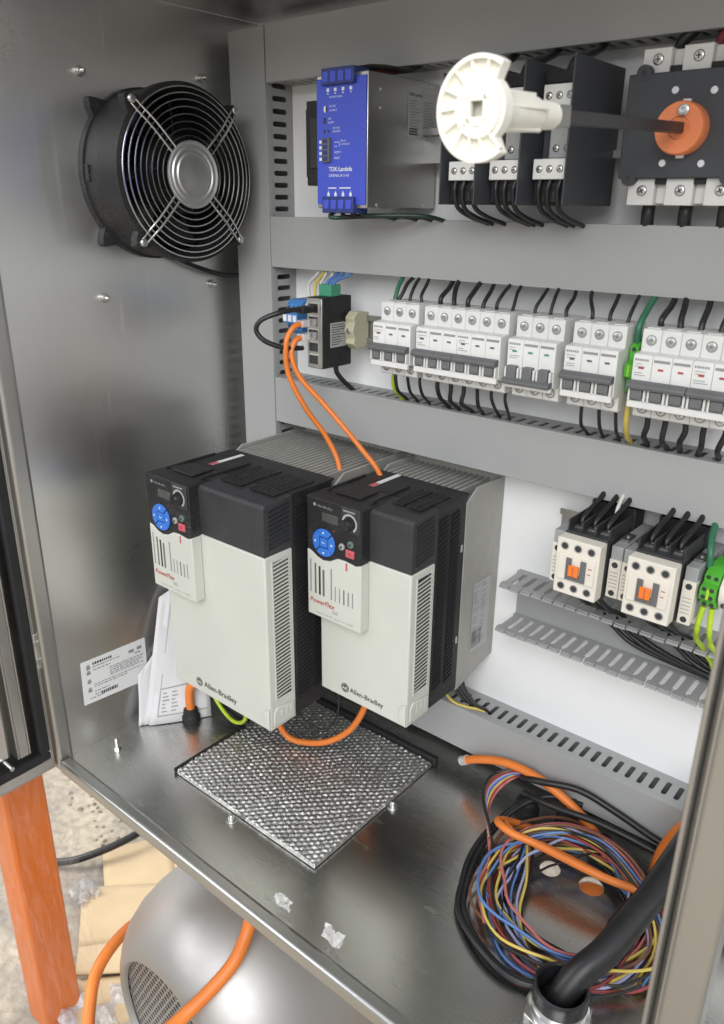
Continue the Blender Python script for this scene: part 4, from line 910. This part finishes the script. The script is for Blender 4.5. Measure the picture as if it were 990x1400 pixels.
for x,y,lb,s_ in ((411,-368,'small scrap of clear plastic behind the front lip, farther left',1.0),(482,-366,'small scrap of clear plastic at the front lip, nearer the middle',1.15)):
    q=MB(); rr=random.Random(int(x)); vs=[]; fs=[]
    for j in range(7):
        for i in range(7):
            a=(i/6-.5)*22*s_; b=(j/6-.5)*15*s_; vs.append((x+a+rr.uniform(-2,2),y+b*.5+rr.uniform(-2,2),3+rr.uniform(0,5)+abs(a)*.3+(j*1.6)))
    for j in range(6):
        for i in range(6): o=j*7+i; fs.append((o,o+1,o+8,o+7))
    q.add(vs,fs); tag(q.build('plastic_scrap','clear',None,smooth=30),lb,'plastic scrap','plastic scraps along the front lip')
# papers leaning on the wall
def sheet(name,pts,label,m='paper',curl=6,parent=None,n=10):
    """sheet from four corners (bottom left, bottom right, top right, top left), slightly bowed"""
    P=[Vector(p) for p in pts]; nrm=(P[1]-P[0]).cross(P[3]-P[0]).normalized(); q=MB(); vs=[]; fs=[]
    for j in range(n+1):
        for i in range(n+1):
            u=i/n; v=j/n; p=(P[0]*(1-u)+P[1]*u)*(1-v)+(P[3]*(1-u)+P[2]*u)*v
            vs.append(p+nrm*curl*(math.sin(math.pi*u)*.6*(1-v*.5)+.4*math.sin(math.pi*v)))
    for j in range(n):
        for i in range(n): o=j*(n+1)+i; fs.append((o,o+1,o+n+2,o+n+1))
    o=q.add(vs,fs).build(name,m,parent,smooth=60); s_=o.modifiers.new('thickness','SOLIDIFY'); s_.thickness=.0004
    if label: tag(o,label,'paper','papers leaning in the corner')
    return o,P,nrm
pb=thing('paper_booklet','folded white booklet leaning on the steel wall beside the sticker','booklet',(10,-262,0),'papers leaning in the corner')
sheet('page',[(17,-277,1),(22,-236,1),(4.5,-222,108),(4.5,-262,76)],None,curl=7,parent=pb)
sheet('page',[(15,-275,1),(30,-246,1),(8,-215,112),(8,-258,80)],None,curl=-5,parent=pb)
pd=thing('drawing_sheets','white sheets with line drawings leaning behind the left drive','paper',(40,-230,0),'papers leaning in the corner')
sheet('page',[(20,-270,1),(66,-188,1),(14,-150,210),(6,-214,186)],None,curl=11,parent=pd)
so,P,nr=sheet('page',[(27,-266,1),(78,-190,1),(24,-150,216),(12,-200,196)],None,curl=4,parent=pd)
def onsheet(u,v,e=.9,curl=4):
    p=(P[0]*(1-u)+P[1]*u)*(1-v)+(P[3]*(1-u)+P[2]*u)*v
    return p+nr*(curl*(math.sin(math.pi*u)*.6*(1-v*.5)+.4*math.sin(math.pi*v))+e)
sgn_=1 if (nr.x-nr.y)>0 else -1
if sgn_<0: onsheet_=onsheet; onsheet=lambda u,v,e=.9,curl=4: onsheet_(u,v,-e,curl)
q=MB()
def line(a,b,wd=.006):
    n_=6; d_=Vector((b[0]-a[0],b[1]-a[1],0)).normalized(); nx_,ny_=-d_.y*wd,d_.x*wd*.6
    for k in range(n_):
        u0=a[0]+(b[0]-a[0])*k/n_; v0=a[1]+(b[1]-a[1])*k/n_; u1=a[0]+(b[0]-a[0])*(k+1)/n_; v1=a[1]+(b[1]-a[1])*(k+1)/n_
        q.quad(onsheet(u0-nx_,v0-ny_),onsheet(u1-nx_,v1-ny_),onsheet(u1+nx_,v1+ny_),onsheet(u0+nx_,v0+ny_))
for a,b in (((.12,.06),(.95,.06)),((.12,.06),(.12,.95)),((.12,.26),(.6,.26)),((.6,.06),(.6,.26))): line(a,b)
rr=random.Random(9)
for k in range(6):
    for u in (.17,.33): line((u,.09+.027*k),(u+rr.uniform(.06,.13),.09+.027*k),.007)
cx,cy=.5,.42
for k in range(22):
    a=rr.uniform(0,6.28); r_=rr.uniform(.02,.14); p=(cx+r_*math.cos(a),cy+r_*.7*math.sin(a)); line(p,(p[0]+rr.uniform(-.08,.08),p[1]+rr.uniform(-.06,.06)),.005)
for k in range(10):
    p=(.55+rr.uniform(-.05,.08),.62+rr.uniform(-.05,.05)); line(p,(p[0]+rr.uniform(-.07,.07),p[1]+rr.uniform(-.04,.04)),.005)
q.build('line_drawing','inkgrey',so,smooth=0)
# sticker on the wall
sl=thing('wall_sticker','white printed specification sticker low on the left steel wall','sticker',(0,-295,60))
MB().prism([(.3,-347,67),(.3,-242,59),(.3,-241,129),(.3,-345,134)],(.35,0,0)).build('sheet','label',sl)
uy=Vector((0,105,-6.5)).normalized(); uz=Vector((0,.03,1)).normalized()
def SP(a,b,h_=.9): return Vector((h_,-345.5,68))+uy*a+uz*b
q=MB(); rr=random.Random(12)
def sq(a,b,w2,h2): q.quad(SP(a,b),SP(a+w2,b),SP(a+w2,b+h2),SP(a,b+h2))
for b,a0,a1 in ((53,16,60),(48,16,44),(42.5,42,98),(39.5,42,95),(36.5,42,98),(33.5,42,90),(30.5,42,98),(25,16,96),(21.5,16,70),(14,16,40),(9,16,34),(5,8,30)):
    a=a0
    while a<a1:
        w2=rr.uniform(2,7); sq(a,b,min(w2,a1-a),1.5); a+=w2+1.4
for b,h2 in ((52,7),(44,6),(30,6),(16,7)): sq(6,b,6,h2*.7); sq(7,b+h2*.75,4,h2*.3)
sq(74,52,9,5); sq(88,53,8,5); sq(84,48,10,2)
q.build('print','inkgrey',sl,smooth=0)
q=MB(); rr=random.Random(13)
for a0,b,n_,h2 in ((16,57,9,3.6),(26,6,8,5)):
    a=a0
    for k in range(n_):
        w2=rr.uniform(1.6,3.4); q.quad(SP(a,b),SP(a+w2,b),SP(a+w2,b+h2),SP(a,b+h2)); a+=w2+1.1
q.build('print','ink',sl,smooth=0)

# coil of coloured control wires
cc=thing('wire_coil','big loose coil of coloured control wires lying on the cabinet floor','wire coil',(650,-168,0))
rr=random.Random(21)
cols=['bluewire','yellow','blackwire','maroon','brownwire','pink','palewire','bluewire','blackwire','yellow','redwire','blackwire','maroon','blackwire','yellow','bluewire','blackwire','brownwire','palewire','blackwire','bluewire','blackwire']
for k,m in enumerate(cols):
    R0=rr.uniform(68,92); ox,oy=rr.gauss(0,7),rr.gauss(0,6); zz=4+rr.uniform(0,26); ph=[rr.uniform(0,6.28) for _ in range(4)]; st_=rr.uniform(2.0,2.9); turns=rr.uniform(1.0,1.35); pts=[]
    n_=int(26*turns)
    for i in range(n_+1):
        a=st_+2*math.pi*turns*i/n_
        r=R0+(9 if k%3==0 else 4.5)*math.sin(2*a+ph[0])+(6 if k%4==0 else 2.5)*math.sin(3*a+ph[1])+7*math.sin(a+ph[2])+2*math.sin(7*a+ph[3])
        lift=14*max(0,math.sin(a-.3))      # the far side rides up on the glands
        pts.append((652+ox+r*1.04*math.cos(a),-170+oy+r*.98*math.sin(a),max(2.4,zz*(.75+.25*math.sin(a+ph[3]))+lift)))
    MB().tube(pts,rr.uniform(1.5,1.9),6,3).build('wire',m,cc,smooth=60)
for k,m in enumerate(['yellow','brownwire','redwire','yellow','maroon','brownwire','pink','maroon','bluewire','blackwire','yellow','palewire','redwire','blackwire']):
    a_=rr.uniform(-9,9); b_=rr.uniform(0,16); c_=rr.uniform(-10,10)
    pts=[(560+rr.uniform(-6,10),-190+a_*2,10+b_*.4),(566+c_*.5,-150+a_,22+b_),(590+c_,-118+a_*.8,34+b_),(626+c_,-98+a_*.6-k*.9,44+b_),(664,-92-k*1.6+a_*.4,44+b_),(700,-100-k*2+a_*.3,36+b_*.8),(730+c_*.3,-126-k*1.2,26+b_*.5),(748+c_*.4,-160+a_,14+b_*.4),(746+c_*.4,-204+a_,8+b_*.3)]
    MB().tube(pts,rr.uniform(1.5,1.9),6,5).build('wire',m,cc,smooth=60)
for k,m in enumerate(['pink','redwire','yellow','bluewire','palewire','redwire','brownwire','blackwire']):
    d_=(k-3.5)*2.6; e_=rr.uniform(-2,2)
    pts=[(566+k*2,-20,60),(556+k,-40,58-k),(536+e_,-55-d_*.2,56+d_*.4),(515-d_*.5,-72,52+d_*.5),(505-d_*.6,-94-e_,42+d_),(512-d_*.6,-118+d_*.4,32+d_*.6),(534-d_*.3,-146+d_*.5,24+d_*.3+6),(556,-176+d_*.5,18+abs(d_)*.5),(572+d_,-214,12+abs(d_)*.6),(602+d_,-246+d_*.4,8+abs(d_)*.6)]
    MB().tube(pts,1.8,6,6).build('wire',m,cc,smooth=60)
for k,m in enumerate(['blackwire','palewire','brownwire','blackwire','bluewire','yellow']):
    x_=rr.uniform(-14,14); y_=rr.uniform(-14,14)
    pts=[(578+x_*.4,-128+y_,30),(592+x_,-166+y_,22),(604+x_,-206+y_*.6,14),(634+x_*.6,-240+y_*.3,10),(676,-256+y_*.3,12),(716+x_*.3,-236,16),(738,-196+y_,18)]
    MB().tube(pts,1.6,6,6).build('wire',m,cc,smooth=60)
for k in range(2):
    pts=[(600+8*k,-52,44),(566,-62+3*k,40),(543-3*k,-92,30),(533-5*k,-130,16),(535-7*k,-172,8),(547-6*k,-212,6),(566-5*k,-246-4*k,6),(606,-272-5*k,6+4*k),(650,-280-3*k,8),(700,-262,12)]
    MB().tube(pts,3.4,8,6).build('wire','blackwire',cc,smooth=60)
wire('black_lead',[(532,-66,54),(560,-72,66),(604,-60,70),(650,-55,60),(700,-56,50),(760,-58,44),(830,-60,42)],4.2,'blackwire','black lead lying across the coil in front of lowest duct',cat='cable')
wire('black_lead',[(540,-74,40),(585,-84,50),(640,-76,52),(700,-70,46),(760,-70,40),(830,-72,40)],4,'blackwire','second black lead lying lower behind the wire coil',cat='cable')
# orange cables and glands
wire('orange_cable',[(448,-62,34),(470,-64,48),(500,-64,60),(530,-64,64),(560,-64,61),(590,-65,52),(618,-66,38),(636,-66,22),(644,-66,8)],5.6,'orangecab','orange cable arching in front of the lowest duct into the floor',cat='cable',n=12)
MB_=MB().cyl((441,-62,29),(450,-62,35.5),6.6,12); tag(MB_.build('cable_end','clear'),'clear plastic end cap on the arching orange cable','cable end')
wire('orange_cable',[(596,-84,6),(566,-98,14),(545,-120,30),(542,-140,43),(554,-150,48),(570,-150,46),(592,-143,42),(636,-141,42),(677,-137,41),(714,-128,40),(760,-116,36)],4.6,'orangecab','orange cable lying across the top of the wire coil',cat='cable',n=10)
wire('orange_cable',[(604,-78,6),(574,-92,12),(553,-112,26),(550,-132,38),(560,-143,43),(574,-145,41),(600,-136,38),(640,-134,38),(680,-131,36),(714,-122,34),(760,-108,30)],4.2,'orangecab','second orange cable lying just behind the first on the coil',cat='cable',n=10)
wire('orange_cable',[(712,-80,14),(713,-77,40),(718,-75,66),(730,-74,96),(750,-72,120)],9.5,'orangecab','thick orange cable rising half hidden by the centre post',cat='cable',n=12)
for i,(x,y) in enumerate(((540,-60),(591,-50),(644,-66),(714,-82))):
    q=MB(); q.lathe((x,y,0),Z,[(0,16),(7,16),(8,14.5),(18,14),(20,12),(24,10),(24,0)],20,cap=False)
    tag(q.build('floor_gland','blackmatt',None,smooth=30),('leftmost','second','third','rightmost')[i]+' black floor gland in the row under the lowest duct','cable gland','black floor glands under the lowest duct')
# conduit fitting with the fat black cable
cf=thing('conduit_fitting','metal conduit fitting with black lining standing near the front lip','conduit fitting',(697,-284,0))
q=MB(); q.lathe((697,-284,0),Z,[(0,31),(6,31),(6.5,28.5),(14,28.5),(15,26),(34,26),(35,25.2)],32,cap=False); q.build('sleeve','chrome',cf,smooth=30)
q=MB(); q.lathe((697,-284,24),Z,[(0,26.4),(13,26.6),(16,25.6),(17,23.5),(15,22),(-14,21),(-15,0)],32,cap=False); q.build('lining','blackgloss',cf,smooth=30)
q=MB(); q.lathe((697,-284,0),Z,[(0,34),(7,34),(7.1,0)],6,cap=False); q.build('locknut','zinc',cf,bev=1)
wire('power_cable',[(694,-290,-5),(697,-283,24),(706,-266,46),(719,-240,62),(732,-190,85),(737,-160,97),(741,-130,108),(746,-95,122),(752,-60,150)],13.8,'blackwire','fat black power cable rising from the conduit fitting past the coil',cat='cable',n=18)
wire('black_lead',[(722,-60,10),(716,-90,18),(706,-130,26),(700,-160,20),(700,-196,8),(704,-226,6)],5,'blackwire','short black lead curving under the fat black cable',cat='cable',n=10)

# ================================================================== OUTSIDE, BELOW THE CABINET
mo=thing('stainless_motor','smooth stainless motor with perforated fan cover standing under the cabinet','motor',(250,-250,GZ))
mc=Vector((236,-418,-325)); md=Vector((.05,.99,0)).normalized(); mr_=188
q=MB(); prof=[(8,mr_*.61),(3,mr_*.615),(0,mr_*.63),(1,mr_*.66),(6,mr_*.71),(18,mr_*.79),(38,mr_*.88),(64,mr_*.945),(95,mr_*.985),(125,mr_),(400,mr_),(440,mr_*.94),(465,mr_*.8),(475,mr_*.6),(475,0)]
q.lathe(mc,md,prof,72,cap=False); q.build('shell','steel_motor',mo,smooth=35)
sdm=md.cross(Z).normalized(); per=MB(); pit_=10.6; Rg=mr_*.62
for j in range(-20,21):
    for i in range(-20,21):
        cx=(i+(j%2)*.5)*pit_; cz=j*pit_*.866
        if math.hypot(cx,cz)>Rg-1: continue
        vs=[]
        for r in (pit_*.5774,pit_*.40):
            for k in range(6):
                a=math.pi/6+k*math.pi/3; vs.append(mc+md*9+sdm*(cx+r*math.cos(a))+Z*(cz+r*math.sin(a)))
        per.add(vs,[(k,(k+1)%6,6+(k+1)%6,6+k) for k in range(6)])
po=per.build('perforated_cover','steel_motor',mo,smooth=0,kind='stuff'); s_=po.modifiers.new('thickness','SOLIDIFY'); s_.thickness=.0015
q=MB(); q.lathe(mc,md,[(30,0),(30,Rg)],48,cap=False); q.build('dark_interior','blackmatt',mo)
for s_ in (60,360):
    q=MB(); c=mc+md*s_
    q.prism([c+sdm*120+Z*-110,c-sdm*120+Z*-110,c-sdm*150+Z*(GZ+325.2),c+sdm*150+Z*(GZ+325.2)],md*40); q.build('foot','steel_motor',mo,bev=3)
wire('motor_lead',[(140, -483, -330), (101, -456, -335), (63, -423, -335), (44, -385, -330), (26, -334, -340), (10, -270, -375), (40, -200, -420), (120, -120, -440)],9,'orangecab','orange cable curving up on the left and passing behind the stainless motor',cat='cable',n=12)
wire('motor_lead',[(322, -332, -60), (312, -328, -100), (314, -341, -130), (320, -369, -150), (314, -401, -170), (303, -438, -190), (276, -459, -230)],8.6,'orangecab','orange cable hanging from the cabinet across the front of the motor',cat='cable',n=12)
wp=thing('orange_post','orange painted steel post wrapped in clear plastic film','post',(-135,-406,GZ))
MB().box(-168,-102,-438,-374,GZ,-30).build('post','orangepaint',wp,bev=5,seg=3)
q=MB(); rr=random.Random(31); vs=[]; fs=[]; na=72; nh=90
for j in range(nh+1):
    z=GZ+2+(-34-GZ)*j/nh
    for i in range(na):
        a=2*math.pi*i/na; c_,s_=math.cos(a),math.sin(a); k=1/max(abs(c_),abs(s_)); r=36*min(k,1.3)
        r+=13+7*abs(math.sin(a*3+j*.06))+3.2*abs(math.sin(a*9+j*.23+2*math.sin(j*.11)))+2.6*abs(math.sin(a*17-j*.31))+rr.uniform(-.6,.9)+4*math.sin(j*.09+a)
        vs.append((-135+r*c_,-406+r*s_,z))
for j in range(nh):
    for i in range(na): fs.append((j*na+i,j*na+(i+1)%na,(j+1)*na+(i+1)%na,(j+1)*na+i))
q.add(vs,fs).build('plastic_wrap','film',wp,smooth=50)
q=MB(); q.add([(-135+(x+135)*1.16+rr.uniform(-1,1),-406+(y+406)*1.16+rr.uniform(-1,1),z) for x,y,z in vs],fs).build('outer_wrap','film',wp,smooth=50)
def flat(name,poly,label,cat,m,z,th=4,grp=None):
    q=MB(); q.prism([(x,y,z) for x,y in poly],(0,0,th)); return tag(q.build(name,m,None,bev=.8),label,cat,grp)
def carton(label,flaps):
    t=thing('cardboard_sheet',label,'cardboard',(flaps[0][0][0][0],flaps[0][0][0][1],GZ),'cardboard sheets on the ground')
    for pts,cu in flaps:
        q_,_,_=sheet('flap',[(x,y,GZ+z) for x,y,z in pts],None,'cardboard',cu,t,8); q_.modifiers['thickness'].thickness=.0035
carton('flattened tan cardboard sheet nearer the cabinet corner',[([(-390,-148,5),(-186,-270,6),(-110,-150,8),(-318,-22,7)],3),([(-318,-22,8),(-110,-150,8),(-60,-60,5),(-250,70,40)],4)])
carton('flattened tan cardboard sheet lying beside the orange post',[([(-330,-232,12),(-210,-316,14),(-96,-180,14),(-205,-112,13)],2),([(-210,-316,14),(-150,-356,30),(-20,-230,26),(-96,-180,14)],5),([(-150,-356,18),(-60,-420,20),(60,-300,20),(-20,-230,24)],4)])
wire('ground_cable',[(-700,-330,GZ+8),(-520,-290,GZ+9),(-420,-226,GZ+16),(-372,-170,GZ+30),(-345,-104,GZ+40),(-342,-50,GZ+40),(-350,40,GZ+14),(-380,200,GZ+9)],8,'blackwire','black cable running over the cardboard on the ground',cat='cable',n=10)
q=MB(); rr=random.Random(41); vs=[]; fs=[]; n_=26
for j in range(n_+1):
    for i in range(n_+1):
        u=i/n_; v=j/n_; x=-110+200*u+20*v; y=-420+150*v-30*u
        vs.append((x,y,GZ+24+9*math.sin(u*19+v*7)+6*math.sin(v*23-u*9)+rr.uniform(-3,3)))
for j in range(n_):
    for i in range(n_): o=j*(n_+1)+i; fs.append((o,o+1,o+n_+2,o+n_+1))
q.add(vs,fs); tag(q.build('plastic_sheet','sheetfilm',None,smooth=40),'crumpled clear plastic sheet on the ground by the motor','plastic sheet')
q=MB(); vs=[]; fs=[]; rr=random.Random(42); n_=8
for j in range(n_+1):
    for i in range(n_+1): vs.append((-335+50*i/n_+rr.uniform(-3,3),-262+46*j/n_+rr.uniform(-3,3),GZ+8+rr.uniform(0,22)))
for j in range(n_):
    for i in range(n_): o=j*(n_+1)+i; fs.append((o,o+1,o+n_+2,o+n_+1))
q.add(vs,fs); tag(q.build('plastic_scrap','sheetfilm',None,smooth=30),'crumpled white plastic scrap beside the tan cardboard','plastic scrap')
q=MB(); rr=random.Random(51)
for k in range(420):
    t_=rr.random(); x=-690+620*t_+rr.gauss(0,70); y=-20-150*t_+rr.gauss(0,60)+90; s_=rr.uniform(2,9)
    a=rr.uniform(0,6.28); p=[(x+s_*math.cos(a+b_)*rr.uniform(.6,1.2),y+s_*math.sin(a+b_)*rr.uniform(.6,1.2),GZ-1) for b_ in (0,1.4,2.7,4.2)]
    tp=[(x+(px_-x)*.5,y+(py_-y)*.5,GZ+s_*.7) for px_,py_,_ in p]
    q.add(p+tp,[(0,1,5,4),(1,2,6,5),(2,3,7,6),(3,0,4,7),(4,5,6,7)])
rb=q.build('rubble','ground',None,smooth=20); rb['kind']='stuff'; rb['label']='loose rubble and grit strewn over the pale ground'; rb['category']='rubble'

wire('floor_cable',[(720,-70,-80),(690,-84,-48),(665,-90,-34),(640,-90,-40),(626,-92,-70),(622,-92,-140),(620,-95,-400),(640,-100,-592)],10,'orangecab','orange cable glimpsed through the round hole inside the wire coil',cat='cable',n=12)
